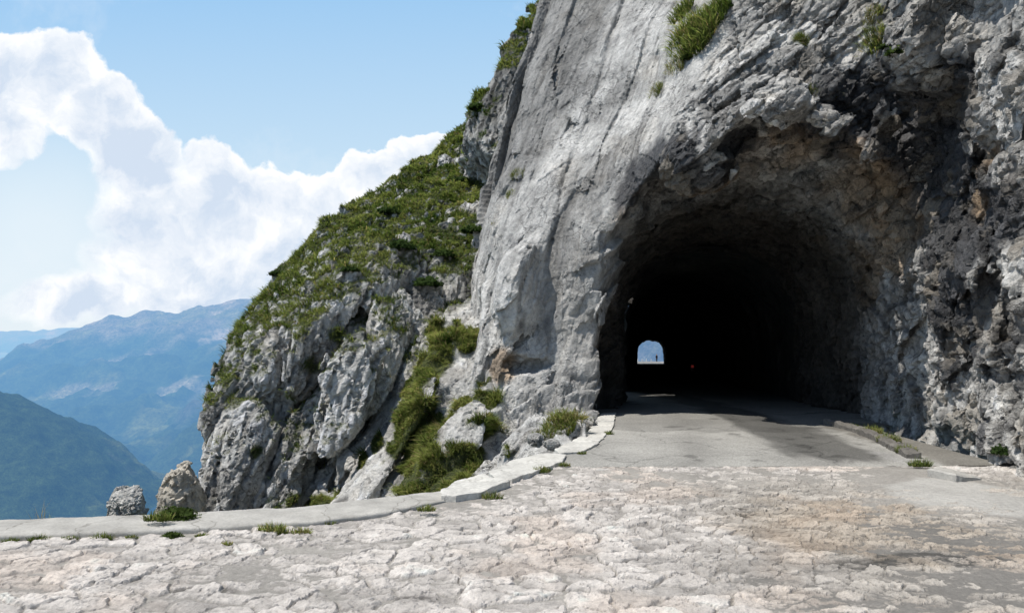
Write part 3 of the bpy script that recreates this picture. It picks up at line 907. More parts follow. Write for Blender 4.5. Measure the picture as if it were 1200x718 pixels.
# ---------------------------------------------------------------- asphalt road
print('road ...')
ys = np.concatenate([np.arange(9.2, 16, 0.035), np.arange(16, 40, 0.25), np.arange(40, 196, 1.5)]).astype(f32)
us = np.linspace(0, 1, 150).astype(f32)
Vr = np.zeros((len(us), len(ys), 3), f32)
for j, y in enumerate(ys):
    s = (y - BY0) / BDY
    cx = BX0 + s * BDX
    xl = min(x_edge(y), cx - 1.5) if y < 15 else cx - 2.6
    xr = cx + 2.6 if y > 13 else 5.75
    Vr[:, j, 0] = xl + us * (xr - xl); Vr[:, j, 1] = y; Vr[:, j, 2] = floor_z(y)
P = Vr.reshape(-1, 3)
front = 9.28 + 0.09 * fbm(P * np.array([1.5, 0, 0], f32), 4, seed=301) + 0.02 * fbm(P * np.array([9, 0, 0], f32), 2, seed=303) + 0.03 * (P[:, 0] - 3)*0.2
z = P[:, 2] + 0.012 + 0.012 * fbm(P * 0.6, 3, seed=305) * sst(40, 16, P[:, 1]) + 0.003 * fbm(P * 5, 2, seed=307)
z = z - 0.020 * sst(front + 0.35, front, P[:, 1]) * (P[:, 1] < 11)
z = np.where(P[:, 1] < front, -0.08, z)
right_gut = sst(4.75, 5.35, P[:, 0]) * sst(14, 13, P[:, 1])
P = np.stack([P[:, 0], P[:, 1], z], 1).astype(f32)
tr = np.array([0.35, 0.34, 0.31], f32)
cr = np.empty_like(P); cr[:] = tr
cr *= (1 + 0.16 * fbm(P * np.array([0.8, 0.8, 0], f32), 4, seed=311))[:, None]
dk = sst(0.25, 0.7, np.exp(-(((P[:, 0] - 4.15 - (P[:, 1] - 10.6) * 0.02) / 0.55) ** 2)) * sst(9.0, 10.2, P[:, 1]) + 0.35 * fbm(P * np.array([2.2, 0.7, 0], f32), 4, seed=315))
cr *= (1 - 0.62 * dk)[:, None]
tyre = np.maximum(np.exp(-((P[:, 0] - 2.2 - (P[:, 1] - 9.3) * 0.16) / 0.22) ** 2), np.exp(-((P[:, 0] - 3.7 - (P[:, 1] - 9.3) * 0.16) / 0.22) ** 2))
cr *= (1 - 0.16 * tyre * (0.6 + 0.8 * pnoise(P * np.array([2.0, 0.6, 0], f32), 323)))[:, None]
spot = sst(0.42, 0.62, fbm(P * np.array([1.7, 1.7, 0], f32), 4, seed=325)); cr *= (1 - 0.4 * spot)[:, None]
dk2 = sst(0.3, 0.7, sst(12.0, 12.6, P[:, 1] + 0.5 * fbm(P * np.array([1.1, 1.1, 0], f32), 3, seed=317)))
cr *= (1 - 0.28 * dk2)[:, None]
lt = sst(0.5, 0.8, np.exp(-(((P[:, 0] - 4.75) / 0.35) ** 2 + ((P[:, 1] - 9.8) / 0.7) ** 2)) + 0.2 * fbm(P * 3, 3, seed=319))
cr = cr * (1 - 0.7 * lt)[:, None] + np.array([0.34, 0.33, 0.31], f32) * (0.7 * lt)[:, None]
dirt = sst(0.35, 0.8, right_gut + 0.3 * fbm(P * 3, 3, seed=321))
cr = cr * (1 - 0.7 * dirt)[:, None] + np.array([0.13, 0.12, 0.10], f32) * (0.7 * dirt)[:, None]
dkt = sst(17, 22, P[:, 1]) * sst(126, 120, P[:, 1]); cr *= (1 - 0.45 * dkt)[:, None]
F = grid_faces(len(us), len(ys))
F = F[(P[F][:, :, 2] > -0.06 - SLOPE * np.maximum(P[F][:, :, 1] - 15, 0)).all(1)]
P, F, cr = compact(P, F, cr)
k = NT('worn asphalt')
p_ = k.pos()
n1 = k.noise(1.4, 8, 0.65, p_); n2 = k.noise(34, 5, 0.85, p_)
vo = k.n('ShaderNodeTexVoronoi', i_Scale=45.0); k.l(p_, vo.inputs['Vector'])
v = k.math('MULTIPLY', k.ramp(n1, [(0.3, 0.84), (0.7, 1.14)]), k.ramp(n2, [(0.3, 0.6), (0.5, 1.0), (0.75, 1.45)]))
v = k.math('MULTIPLY', v, k.ramp(vo.outputs['Distance'], [(0.1, 1.1), (0.6, 0.85)]))
wpn = k.n('ShaderNodeVectorMath', operation='MULTIPLY_ADD'); nz = k.n('ShaderNodeTexNoise', i_Scale=1.2, i_Detail=6.0)
k.l(p_, nz.inputs['Vector']); k.l(nz.outputs['Color'], wpn.inputs[0]); wpn.inputs[1].default_value = (1.2, 1.2, 0); k.l(p_, wpn.inputs[2])
ve = k.n('ShaderNodeTexVoronoi', feature='DISTANCE_TO_EDGE', i_Scale=0.45); k.l(wpn.outputs[0], ve.inputs['Vector'])
ck = k.ramp(ve.outputs['Distance'], [(0.0, 0.55), (0.006, 1.0)])
v = k.math('MULTIPLY', v, ck)
cb = k.n('ShaderNodeCombineColor')
for s in range(3): k.l(v, cb.inputs[s])
c = k.mixc(1.0, k.attr('Col'), cb.outputs[0], 'MULTIPLY')
ASPH = k.out(c, 0.88, k.bump(n2, 0.6, 0.008), 0.3)
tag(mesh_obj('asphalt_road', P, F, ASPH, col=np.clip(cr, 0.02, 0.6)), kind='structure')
# ================================================================ KERBS, WALL, STONES
print('stones ...')
def plain_stone(name, base, var=0.25, grain=30.0, bump=0.5, dist=0.01, rough=0.9):
    k = NT(name); p = k.pos()
    n1 = k.noise(3.0, 6, 0.65, p); n2 = k.noise(grain, 5, 0.72, p)
    v = k.math('MULTIPLY', k.ramp(n1, [(0.3, 1 - var), (0.7, 1 + var)]), k.ramp(n2, [(0.25, 1 - var), (0.75, 1 + var * 0.8)]))
    cb = k.n('ShaderNodeCombineColor')
    for s in range(3): k.l(v, cb.inputs[s])
    c = k.mixc(1.0, base, cb.outputs[0], 'MULTIPLY')
    vo = k.n('ShaderNodeTexVoronoi', feature='DISTANCE_TO_EDGE', i_Scale=1.1); wv = k.n('ShaderNodeVectorMath', operation='MULTIPLY_ADD')
    nz = k.n('ShaderNodeTexNoise', i_Scale=2.2, i_Detail=6.0); k.l(p, nz.inputs['Vector']); k.l(nz.outputs['Color'], wv.inputs[0]); wv.inputs[1].default_value = (.7, .7, .7); k.l(p, wv.inputs[2]); k.l(wv.outputs[0], vo.inputs['Vector'])
    c = k.mixc(k.ramp(vo.outputs['Distance'], [(0.0, 0.6), (0.012, 0.0)]), c, (base[0] * 0.3, base[1] * 0.29, base[2] * 0.26))
    st = k.ramp(k.noise(1.7, 7, 0.7, p), [(0.55, 0.0), (0.72, 0.45)])
    c = k.mixc(st, c, (base[0] * 0.55, base[1] * 0.53, base[2] * 0.47))
    return k.out(c, rough, k.bump(n2, bump, dist), 0.25)
M_CONC = plain_stone('weathered concrete', (0.40, 0.385, 0.35), 0.24, 45.0, 0.6, 0.008)
M_SLAB = plain_stone('pale kerb stone', (0.55, 0.535, 0.49), 0.24, 26.0, 0.8, 0.014)
M_DARKSTONE = plain_stone('stained kerb stone', (0.15, 0.14, 0.125), 0.3, 22.0, 0.7, 0.02)

# low concrete kerb wall along the drop
pl = np.array([(-22.0, 2.55), (-3.85, 6.0), (-2.6, 6.22), (-1.6, 6.46), (-1.0, 6.86), (-0.66, 7.26), (-0.38, 7.62)])
seg = np.concatenate([[0], np.cumsum(np.hypot(*np.diff(pl, axis=0).T))])
tt_ = np.concatenate([np.arange(0, seg[1] - 2.2, 0.15), np.arange(seg[1] - 2.2, seg[-1], 0.022)])
cxs = np.interp(tt_, seg, pl[:, 0]); cys = np.interp(tt_, seg, pl[:, 1])
for _ in range(14):
    cxs[2:-2] = (cxs[:-4] + cxs[1:-3] + cxs[2:-2] + cxs[3:-1] + cxs[4:]) / 5; cys[2:-2] = (cys[:-4] + cys[1:-3] + cys[2:-2] + cys[3:-1] + cys[4:]) / 5
tx = np.gradient(cxs); ty = np.gradient(cys); ln = np.hypot(tx, ty); tx /= ln; ty /= ln
prof = [(0.0, -0.06)] + [(0.0, h) for h in (0.0, 0.03, 0.055)] + [(0.008, 0.078), (0.025, 0.09), (0.05, 0.094)] + [(w_, 0.096) for w_ in (0.09, 0.14, 0.2, 0.26, 0.32, 0.38, 0.44, 0.5)] + [(0.54, 0.09), (0.56, 0.07), (0.565, 0.03), (0.565, -0.3)]
prof = np.array(prof)
taper = sst(0.0, 0.9, seg[-1] - tt_)
Vk = np.zeros((len(tt_), len(prof), 3))
for j, (o_, h_) in enumerate(prof):
    wdt = o_ * (0.65 + 0.35 * taper)
    Vk[:, j, 0] = cxs - ty * wdt; Vk[:, j, 1] = cys + tx * wdt
    Vk[:, j, 2] = np.where(h_ > 0, h_ * (0.22 + 0.26 * taper), h_)
Pk = Vk.reshape(-1, 3)
Pk = Pk + 0.022 * np.stack([fbm(Pk * 1.6, 4, seed=401), fbm(Pk * 1.6, 4, seed=404), 0.45 * fbm(Pk * 3.0, 4, seed=407)], 1)
Fk = grid_faces(len(tt_), len(prof))[:, ::-1]
tag(mesh_obj('kerb_wall', Pk, Fk.copy(), M_CONC), 'long low pale concrete kerb along the drop at the left of the paving', 'kerb')

import bmesh
def slab(name, outline, zt, thick, mat, label, cat, group=None, tilt=0.0, rough=0.012, seed=1, bev=0.007):
    """flat stone from its outline on the ground plane (pixels of the near ground) with worn edges"""
    pts = [np.array([(px - 600) / FPX, 1.0]) * ((EYE - zt) * FPX / (py - HOR)) for px, py in outline]
    return slab_w_(name, pts, zt, thick, mat, label, cat, group, tilt, rough, seed, bev)
def slab_w_(name, pts, zt, thick, mat, label, cat, group=None, tilt=0.0, rough=0.012, seed=1, bev=0.02):
    c = np.mean(pts, axis=0)
    bm = bmesh.new()
    # finer outline with ragged edge
    op = []
    for k in range(len(pts)):
        a, b = pts[k], pts[(k + 1) % len(pts)]
        n = max(2, int(np.linalg.norm(b - a) / 0.035))
        for s in range(n): op.append(a + (b - a) * s / n)
    op = np.array(op)
    q = np.concatenate([op, np.zeros((len(op), 1))], 1)
    op = op + 0.022 * np.stack([fbm(q * 5, 3, seed=seed), fbm(q * 5, 3, seed=seed + 5)], 1)
    vs = [bm.verts.new((x - c[0], y - c[1], 0)) for x, y in op]
    f = bm.faces.new(vs)
    if f.normal.z < 0: bmesh.ops.reverse_faces(bm, faces=[f])
    f.normal_update()
    if f.normal.z < 0: f.normal_flip()
    r = bmesh.ops.extrude_face_region(bm, geom=[f])
    top = [x for x in r['geom'] if isinstance(x, bmesh.types.BMVert)]
    for v in top: v.co.z = thick
    tf = [x for x in r['geom'] if isinstance(x, bmesh.types.BMFace)]
    rr = bmesh.ops.inset_region(bm, faces=tf, thickness=bev, depth=bev * 0.6)
    tf2 = [x for x in bm.faces if x.normal.z > 0.7 and len(x.verts) > 4]
    bmesh.ops.triangulate(bm, faces=[x for x in bm.faces if len(x.verts) > 4])
    for _ in range(5):
        le = [e for e in bm.edges if e.calc_length() > 0.045]
        if not le: break
        bmesh.ops.subdivide_edges(bm, edges=le, cuts=1)
    bmesh.ops.triangulate(bm, faces=bm.faces[:])
    bmesh.ops.recalc_face_normals(bm, faces=bm.faces[:])
    P = np.array([v.co for v in bm.verts])
    dz = rough * (fbm((P + seed) * 4.0, 4, seed=seed + 9) + 0.5 * facet(((P + seed) * np.array([7, 10, 1])).astype(f32), seed, 0.6, 1.2)[0]) + tilt * P[:, 0]
    for v, d in zip(bm.verts, dz): v.co.z += float(d) if v.co.z > 0.01 else 0
    me = bpy.data.meshes.new(name); bm.to_mesh(me); bm.free()
    me.polygons.foreach_set('use_smooth', np.zeros(len(me.polygons), bool))
    me.materials.append(mat)
    o = bpy.data.objects.new(name, me); COL.objects.link(o)
    o.location = (c[0], c[1], zt - thick)
    return tag(o, label, cat, group)
KG = 'pale kerb slabs leading to the tunnel mouth'
slab('kerb_slab', [(515,574),(533,564),(566,555),(577,560),(598,563),(562,577),(535,581),(518,580)], 0.07, 0.16, M_SLAB, 'first pale kerb slab, pointed and undercut, beside the grassy gully', 'kerb slab', KG, 0.01, 0.015, 3)
slab('kerb_slab', [(571,553),(600,539),(640,531),(664,532),(658,541),(625,553),(599,562),(579,559)], 0.04, 0.14, M_SLAB, 'longest pale kerb slab, between the pointed slab and the grassy bank', 'kerb slab', KG, 0.0, 0.012, 17)
slab('kerb_slab', [(650,526),(685,509),(711,508),(700,520),(680,529),(656,531)], 0.035, 0.12, M_SLAB, 'white kerb slab below the grassy bank where the asphalt begins', 'kerb slab', KG, 0.0, 0.008, 29)
slab('kerb_slab', [(688,507),(697,494),(720,494),(717,503),(710,507.5)], 0.035, 0.12, M_SLAB, 'small square kerb slab at the edge of the tunnel shadow', 'kerb slab', KG, 0.0, 0.008, 37)
slab('kerb_slab', [(697.5,493.5),(704,484),(722,483),(720,493.5)], 0.035, 0.12, M_SLAB, 'innermost kerb slab, lying in the shadow of the tunnel mouth', 'kerb slab', KG, 0.0, 0.008, 47)

EDGE = [((5.28,13.3),(5.34,12.35)),((5.33,12.3),(5.24,11.45)),((5.23,11.4),(5.06,10.55)),((5.05,10.5),(4.92,9.75))]
TXT = ['dark gutter kerb stone deepest in the tunnel mouth, by the right wall','second gutter kerb stone from the tunnel, below yellow grass','third gutter kerb stone from the tunnel, with weeds behind','nearest gutter kerb stone, beside the weeds under the stained wall']
for k_, (a, b) in enumerate(EDGE):
    a = np.array(a); b = np.array(b); d = (b - a) / np.linalg.norm(b - a); n = np.array([-d[1], d[0]]) * 0.085
    slab_w_('gutter_stone', [a - n, b - n, b + n, a + n], 0.075, 0.2, M_DARKSTONE, TXT[k_], 'kerb stone', 'kerb stones along the right gutter', 0.0, 0.03, 61 + 7 * k_, 0.03)
slab('loose_slab', [(1089,556),(1096,547),(1130,551),(1150,557),(1120,561)], 0.055, 0.14, M_CONC, 'pale wedge of stone lying at the foot of the stained right wall', 'stone', None, -0.15, 0.02, 91, 0.03)

def rock_obj(name, c, rad, seed, st, label, cat, rough=1.0, mat=None, tint=(0.42, 0.41, 0.385), elong=None):
    c = np.asarray(c, float); rad = np.asarray(rad, float)
    m = rad * 1.5 + 0.05
    def base(x, y, z):
        return ((np.sqrt((x / rad[0]) ** 2 + (y / rad[1]) ** 2 + (z / rad[2]) ** 2) - 1) * rad.min()).astype(f32)
    sc = 0.95 / rad.mean()
    def disp(P):
        f1, f2, R, D = cells3(P * sc * np.array([1, 1, 0.6], f32) + seed, seed)
        return (rad.mean() * rough * (0.62 * (D * (R - 0.5)).sum(1) + 0.25 * (R[:, 0] - 0.5) + 0.35 * facet(P * sc * 2.6 + seed, seed + 1, 0.2, 0.5)[0])).astype(f32)
    V, Q = field_mesh(-m, m, st, base, disp, rad.min() * 0.9)
    N = vnormals(V, Q)
    V = V - N * (rad.mean() * facet((V * sc * 6).astype(f32), seed + 2, 0.05, 0.12)[0])[:, None]
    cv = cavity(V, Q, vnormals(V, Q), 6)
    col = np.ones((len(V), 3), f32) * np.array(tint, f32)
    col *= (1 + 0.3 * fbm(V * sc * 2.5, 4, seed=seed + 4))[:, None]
    col *= np.clip(1 - 3.5 / rad.mean() * 0.4 * cv, 0.5, 1.2)[:, None]  # shade in the stone's hollows, painted into its colour
    o = mesh_obj(name, V, Q, mat or ROCK, col=np.clip(col, 0.03, 0.6), smooth=False, extra={'wet': np.zeros(len(V))})
    o.location = c
    return tag(o, label, cat)
rock_obj('boulder', at(149, 596, 7.3), (0.165, 0.15, 0.18), 41, 0.011, 'jagged grey boulder poking up behind the concrete kerb', 'boulder', 0.9, tint=(0.50, 0.485, 0.45))
rock_obj('rock_spur', at(211, 622, 13.6), (0.36, 0.5, 1.12), 28, 0.026, 'sunlit beige rock spur at the foot of the grey outcrop', 'rock', 0.42, tint=(0.47, 0.43, 0.36))
for px, py, r, sd_, lb in [(690,497,0.13,12,'small pale block between the grassy bank and the tunnel jamb'),(647,521,0.10,13,'pale rubble stone at the foot of the grassy bank'),
                           (627,515,0.12,14,'broken stone below the slab, left of the grassy bank')]:
    Yk = (EYE - 0.05) * FPX / (py - HOR)
    rock_obj('fallen_stone', at(px, py, Yk), (r, r * 0.9, r * 0.75), sd_, r * 0.09, lb, 'stone')

# ================================================================ THE SLOPE BELOW THE ROAD, THE VALLEY AND THE MOUNTAINS
print('terrain ...')
xs = np.arange(-34, 1.4, 0.22).astype(f32); dd_ = np.concatenate([np.arange(0, 3, 0.12), np.arange(3, 60, 0.6)]).astype(f32)
X, D_ = np.meshgrid(xs, dd_, indexing='ij')
Yh = y_edge(X) + 0.12 + D_
Zh = -0.17 - 0.9 * np.maximum(D_ - 0.95, 0) - 0.25 * np.maximum(D_ - 12, 0)
P = np.stack([X, Yh, Zh], -1).reshape(-1, 3)
P[:, 2] += 0.10 * fbm(P * 0.8, 4, seed=501) * sst(0.6, 2.5, D_.ravel()) + 0.02 * fbm(P * 6, 3, seed=503)
gsl = sst(-0.2, 0.2, fbm(P * 0.5, 4, seed=505))[:, None]
c_ = np.array([0.30, 0.29, 0.26]) * (1 - gsl) + np.array([0.07, 0.085, 0.03]) * gsl
tag(mesh_obj('hillside', P, grid_faces(len(xs), len(dd_)), ROCK, col=c_, extra={'wet': np.zeros(len(P))}), kind='structure')

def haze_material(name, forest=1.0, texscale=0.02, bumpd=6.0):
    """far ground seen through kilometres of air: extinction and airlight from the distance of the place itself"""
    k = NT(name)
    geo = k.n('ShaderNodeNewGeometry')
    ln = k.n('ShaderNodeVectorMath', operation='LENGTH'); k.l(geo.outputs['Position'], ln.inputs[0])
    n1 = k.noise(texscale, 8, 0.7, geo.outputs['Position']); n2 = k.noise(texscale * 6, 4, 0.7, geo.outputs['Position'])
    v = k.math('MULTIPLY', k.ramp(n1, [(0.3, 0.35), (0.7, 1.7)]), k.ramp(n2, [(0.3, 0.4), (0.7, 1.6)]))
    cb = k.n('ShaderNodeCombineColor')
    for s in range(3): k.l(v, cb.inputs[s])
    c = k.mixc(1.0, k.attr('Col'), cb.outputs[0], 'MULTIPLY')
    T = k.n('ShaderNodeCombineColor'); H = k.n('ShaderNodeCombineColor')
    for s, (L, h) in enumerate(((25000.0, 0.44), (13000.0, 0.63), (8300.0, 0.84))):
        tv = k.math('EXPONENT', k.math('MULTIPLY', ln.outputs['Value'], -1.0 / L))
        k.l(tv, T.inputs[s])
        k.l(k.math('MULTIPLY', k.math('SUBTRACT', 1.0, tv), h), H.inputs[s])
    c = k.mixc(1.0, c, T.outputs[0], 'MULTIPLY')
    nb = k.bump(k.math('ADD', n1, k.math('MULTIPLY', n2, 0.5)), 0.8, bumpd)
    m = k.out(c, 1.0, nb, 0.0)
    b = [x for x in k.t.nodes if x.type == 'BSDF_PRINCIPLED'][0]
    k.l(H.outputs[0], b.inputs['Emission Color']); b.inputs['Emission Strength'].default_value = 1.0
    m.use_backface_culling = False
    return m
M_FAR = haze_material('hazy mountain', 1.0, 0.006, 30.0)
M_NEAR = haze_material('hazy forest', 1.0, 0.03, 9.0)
VAL = -1050.0

def ridge_mesh(name, pts, front, back, res, amp, seed, mat, forest_top, span, rockc=(0.13, 0.13, 0.115), curve=0.85, wig=1.0):
    R = np.array([at(*p) for p in pts])
    lo = R[:, :2].min(0) - span[0]; hi = R[:, :2].max(0) + span[1]
    xs = np.arange(lo[0], hi[0], res); ys = np.arange(lo[1], hi[1], res)
    X, Y_ = np.meshgrid(xs, ys, indexing='ij')
    P2 = np.stack([X.ravel(), Y_.ravel()], 1)
    P3 = np.concatenate([P2, np.zeros((len(P2), 1))], 1)
    wpx = P2 + wig * amp * 1.1 * np.stack([fbm(P3 / (amp * 9), 3, seed=seed), fbm(P3 / (amp * 9), 3, seed=seed + 3)], 1)
    best = np.full(len(P2), -1e9)
    dist = np.zeros(len(P2))
    for a, b in zip(R[:-1], R[1:]):
        e = b[:2] - a[:2]
        t = np.clip(((wpx - a[:2]) @ e) / (e @ e), 0, 1)
        q = a[:2] + t[:, None] * e; dv = wpx - q
        d = np.hypot(dv[:, 0], dv[:, 1])
        sl = np.where(dv[:, 1] < 0, front, back)
        z = a[2] + t * (b[2] - a[2]) - sl * d * (1 - (1 - curve) * np.clip(d / 3000, 0, 1.5))
        m = z > best
        best = np.where(m, z, best); dist = np.where(m, d, dist)
    g = ridged(P3 / (amp * 7) , 6, 0.55, seed=seed + 11)
    z = best + amp * (2.3 * (g - 0.72)) * sst(0, amp * 7, dist) + 0.14 * amp * fbm(P3 / (amp * 1.2), 3, seed=seed + 20) + 0.38 * amp * (ridged(P3 / (amp * 2), 3, seed=seed + 25) - 0.7)
    V = np.stack([P2[:, 0], P2[:, 1], z], 1)
    n = fbm(P3 / (amp * 3), 5, seed=seed + 30)
    fz = sst(forest_top + 250, forest_top - 150, z + 280 * n)[:, None]
    c = np.array(rockc) * (1 - fz) + np.array([0.028, 0.046, 0.018]) * fz
    meadow = sst(0.25, 0.5, fbm(P3 / (amp * 5), 4, seed=seed + 37))[:, None]
    c = c * (1 - 0.6 * meadow) + np.array([0.11, 0.13, 0.05]) * 0.6 * meadow
    scree = (sst(0.60, 0.50, g) * sst(0.0, 0.3, n + 0.1) * sst(VAL + 100, forest_top, z))[:, None]
    c = c * (1 - 0.7 * scree) + np.array([0.34, 0.33, 0.31]) * 0.7 * scree
    F = grid_faces(len(xs), len(ys))
    F = F[(V[F][:, :, 2] > VAL - 60).any(1)]
    V, F, c = compact(V, F, c)
    return tag(mesh_obj(name, V, F, mat, col=np.clip(c, 0.01, 0.5)), kind='structure')

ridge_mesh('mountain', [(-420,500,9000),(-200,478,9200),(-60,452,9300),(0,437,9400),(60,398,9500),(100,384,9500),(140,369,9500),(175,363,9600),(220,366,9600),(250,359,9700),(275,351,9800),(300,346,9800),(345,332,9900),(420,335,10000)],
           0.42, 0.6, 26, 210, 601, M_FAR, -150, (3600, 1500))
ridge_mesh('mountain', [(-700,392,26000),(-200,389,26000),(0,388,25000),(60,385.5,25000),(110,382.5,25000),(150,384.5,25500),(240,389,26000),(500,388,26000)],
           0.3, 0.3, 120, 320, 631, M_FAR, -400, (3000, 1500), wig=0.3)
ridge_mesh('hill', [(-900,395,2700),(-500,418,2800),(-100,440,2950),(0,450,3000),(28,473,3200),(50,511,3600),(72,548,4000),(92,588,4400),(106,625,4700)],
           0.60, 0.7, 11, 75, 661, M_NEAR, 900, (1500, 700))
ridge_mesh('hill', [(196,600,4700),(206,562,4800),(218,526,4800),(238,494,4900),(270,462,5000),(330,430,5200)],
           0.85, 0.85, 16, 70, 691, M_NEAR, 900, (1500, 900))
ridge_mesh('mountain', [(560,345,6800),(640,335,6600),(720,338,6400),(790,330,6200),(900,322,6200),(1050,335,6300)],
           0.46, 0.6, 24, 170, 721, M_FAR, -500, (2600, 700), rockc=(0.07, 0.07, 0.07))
# valley floor reaching to the horizon
xs = np.concatenate([np.arange(-60000, -5000, 1500), np.arange(-5000, 500, 20), np.arange(500, 60000, 1500)]).astype(f32)
ys = np.concatenate([np.arange(-20000, 3500, 900), np.arange(3500, 9500, 22), np.arange(9500, 100000, 2500)]).astype(f32)
X, Y_ = np.meshgrid(xs, ys, indexing='ij')
P = np.stack([X.ravel(), Y_.ravel(), np.full(X.size, VAL)], 1)
Pn = P * 0.0016
P[:, 2] += 25 * fbm(Pn, 4, seed=751)
fld = fbm(Pn * 1.6, 5, seed=753)
rc = np.array([at(162, 552, 5850.0)[:2], at(150, 538, 6250.0)[:2], at(166, 566, 5500.0)[:2], at(158, 545, 6050)[:2]])
riv = np.zeros(len(P))
for (a, r) in zip(rc, (130, 70, 90, 110)):
    riv = np.maximum(riv, np.exp(-(((P[:, 0] - a[0]) / r) ** 2 + ((P[:, 1] - a[1]) / (r * 2.2)) ** 2)))
riv = sst(0.4, 0.6, riv + 0.35 * fbm(Pn * 9, 3, seed=757))[:, None]
lt = sst(0.15, 0.35, fld)[:, None]
c_ = np.array([0.035, 0.055, 0.022]) * (1 - lt) + np.array([0.17, 0.20, 0.08]) * lt
c_ = c_ * (1 - riv) + np.array([0.55, 0.53, 0.47]) * riv
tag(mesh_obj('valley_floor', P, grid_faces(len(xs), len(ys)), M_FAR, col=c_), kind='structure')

# ================================================================ BEYOND THE TUNNEL
print('far end ...')
xs = np.linspace(14, 52, 60); ys = np.linspace(129, 193.5, 60)
X, Y_ = np.meshgrid(xs, ys, indexing='ij')
P = np.stack([X.ravel(), Y_.ravel(), floor_z(Y_.ravel()) - 0.03], 1); P[:, 2] += 0.05 * fbm(P * 0.3, 3, seed=771)
M_GRAVEL = plain_stone('pale gravel', (0.30, 0.29, 0.27), 0.25, 12.0, 0.5, 0.02)
tag(mesh_obj('gravel_ground', P, grid_faces(60, 60), M_GRAVEL), kind='structure')
M_POST = plain_stone('whitewashed stone post', (0.62, 0.61, 0.58), 0.12, 14.0, 0.3, 0.01)
def post_mesh():
    V = []; F = []
    hs = [(-0.2, .13), (0.0, .08), (0.45, .075), (0.58, .07), (0.62, .06), (0.64, .02)]
    n = 12
    for z, r in hs:
        for k in range(n):
            a = 2 * math.pi * k / n; V.append((r * math.cos(a), r * math.sin(a), z))
    for i in range(len(hs) - 1):
        for k in range(n):
            F.append((i * n + k, i * n + (k + 1) % n, (i + 1) * n + (k + 1) % n, (i + 1) * n + k))
    F.append(tuple(range((len(hs) - 1) * n, len(hs) * n)))
    return V, F
V, F = post_mesh()
pp = None
where = ['leftmost','second from the left','third from the left','fourth from the left, nearest the walker']
for k_, px in enumerate((747.5, 752.5, 757.5, 763.0)):
    y = 190.5
    if pp is None:
        o = pp = mesh_obj('roadside_post', V, F, M_POST)
    else:
        o = pp.copy(); COL.objects.link(o)
    o.location = ((px - 600) / FPX * y, y, floor_z(y) - 0.02)
    tag(o, 'tiny white roadside post beyond the far tunnel exit, ' + where[k_], 'post', 'roadside posts beyond the tunnel')

# walker beyond the exit: one continuous body, clothes and hair as closely fitting children
def capsule(x, y, z, a, b, r1, r2):
    a = np.array(a, f32); b = np.array(b, f32); e = b - a
    t = np.clip(((x - a[0]) * e[0] + (y - a[1]) * e[1] + (z - a[2]) * e[2]) / float(e @ e), 0, 1)
    return np.sqrt((x - a[0] - t * e[0]) ** 2 + (y - a[1] - t * e[1]) ** 2 + (z - a[2] - t * e[2]) ** 2) - (r1 + (r2 - r1) * t)
LIMB = dict(
    torso=[((0,0,1.00),(0,0,1.38),.135,.165),((-.10,0,1.40),(.10,0,1.40),.085,.085)],
    arms=[((s*.185,0,1.40),(s*.245,.02,1.12),.052,.043) for s in (-1,1)] + [((s*.245,.02,1.12),(s*.25,-.04,.86),.041,.03) for s in (-1,1)],
    legs=[((s*.09,0,.93),(s*.105,-.03*s,.50),.092,.062) for s in (-1,1)] + [((s*.105,-.03*s,.50),(s*.11,.05*s,.08),.06,.042) for s in (-1,1)],
    feet=[((s*.11,.05*s+.02,.045),(s*.13,.05*s-.17,.035),.045,.035) for s in (-1,1)],
    head=[((0,0,1.46),(0,-.01,1.56),.055,.055),((0,-.012,1.61),(0,-.018,1.68),.085,.095),((0,-.105,1.615),(0,-.112,1.60),.018,.022)],
    hands=[((s*.25,-.04,.84),(s*.245,-.06,.77),.034,.026) for s in (-1,1)] + [((s*.25,-.055-.012*k,.78+.004*k),(s*.24,-.06-.014*k,.685+.012*abs(k-1)),.0095,.008) for s in (-1,1) for k in range(4)]
          + [((s*.235,-.075,.82),(s*.215,-.10,.755),.011,.009) for s in (-1,1)])
def body_field(keys, grow, zlo=-9, zhi=9):
    def f(x, y, z):
        d = None
        for kk in keys:
            for (a, b, r1, r2) in LIMB[kk]:
                c = capsule(x, y, z, a, b, r1 + grow, r2 + grow)
                d = c if d is None else smin(d, c, 0.045 if kk != 'hands' else 0.012)
        return np.maximum(np.maximum(d, zlo - z), z - zhi)
    return f
def cloth(name, rgb, rough=0.9):
    k = NT(name); n = k.noise(60, 4, 0.6, k.pos())
    return k.out(k.mixc(n, tuple(v * 0.7 for v in rgb), tuple(v * 1.25 for v in rgb)), rough, k.bump(n, 0.3, 0.003), 0.2)
def figure_part(name, keys, grow, st, mat, parent=None, zlo=-9, zhi=9):
    V, Q = field_mesh((-.42, -.36, -.04), (.42, .3, 1.86), st, body_field(keys, grow, zlo, zhi), lambda P: np.zeros(len(P), f32), 0.001)
    return mesh_obj(name, V, Q, mat, parent)
px_, y_ = 769.5, 189.0
person = figure_part('person', ['torso','arms','legs','feet','head','hands'], 0.0, 0.012, cloth('skin', (0.42, 0.27, 0.20), 0.6))
figure_part('jacket', ['torso','arms'], 0.02, 0.018, cloth('dark jacket', (0.02, 0.022, 0.03)), person, 0.88, 1.48)
figure_part('trousers', ['legs'], 0.016, 0.018, cloth('dark trousers', (0.025, 0.025, 0.028)), person, 0.09, 1.02)
figure_part('shoes', ['feet'], 0.012, 0.014, cloth('dark shoes', (0.03, 0.025, 0.02)), person)
def hairf(x, y, z):
    d = capsule(x, y, z, (0, .01, 1.64), (0, .0, 1.70), .10, .10)
    return np.maximum(d, (-.045 - y) * 1.0 - np.maximum(z - 1.69, 0) * 2.0)
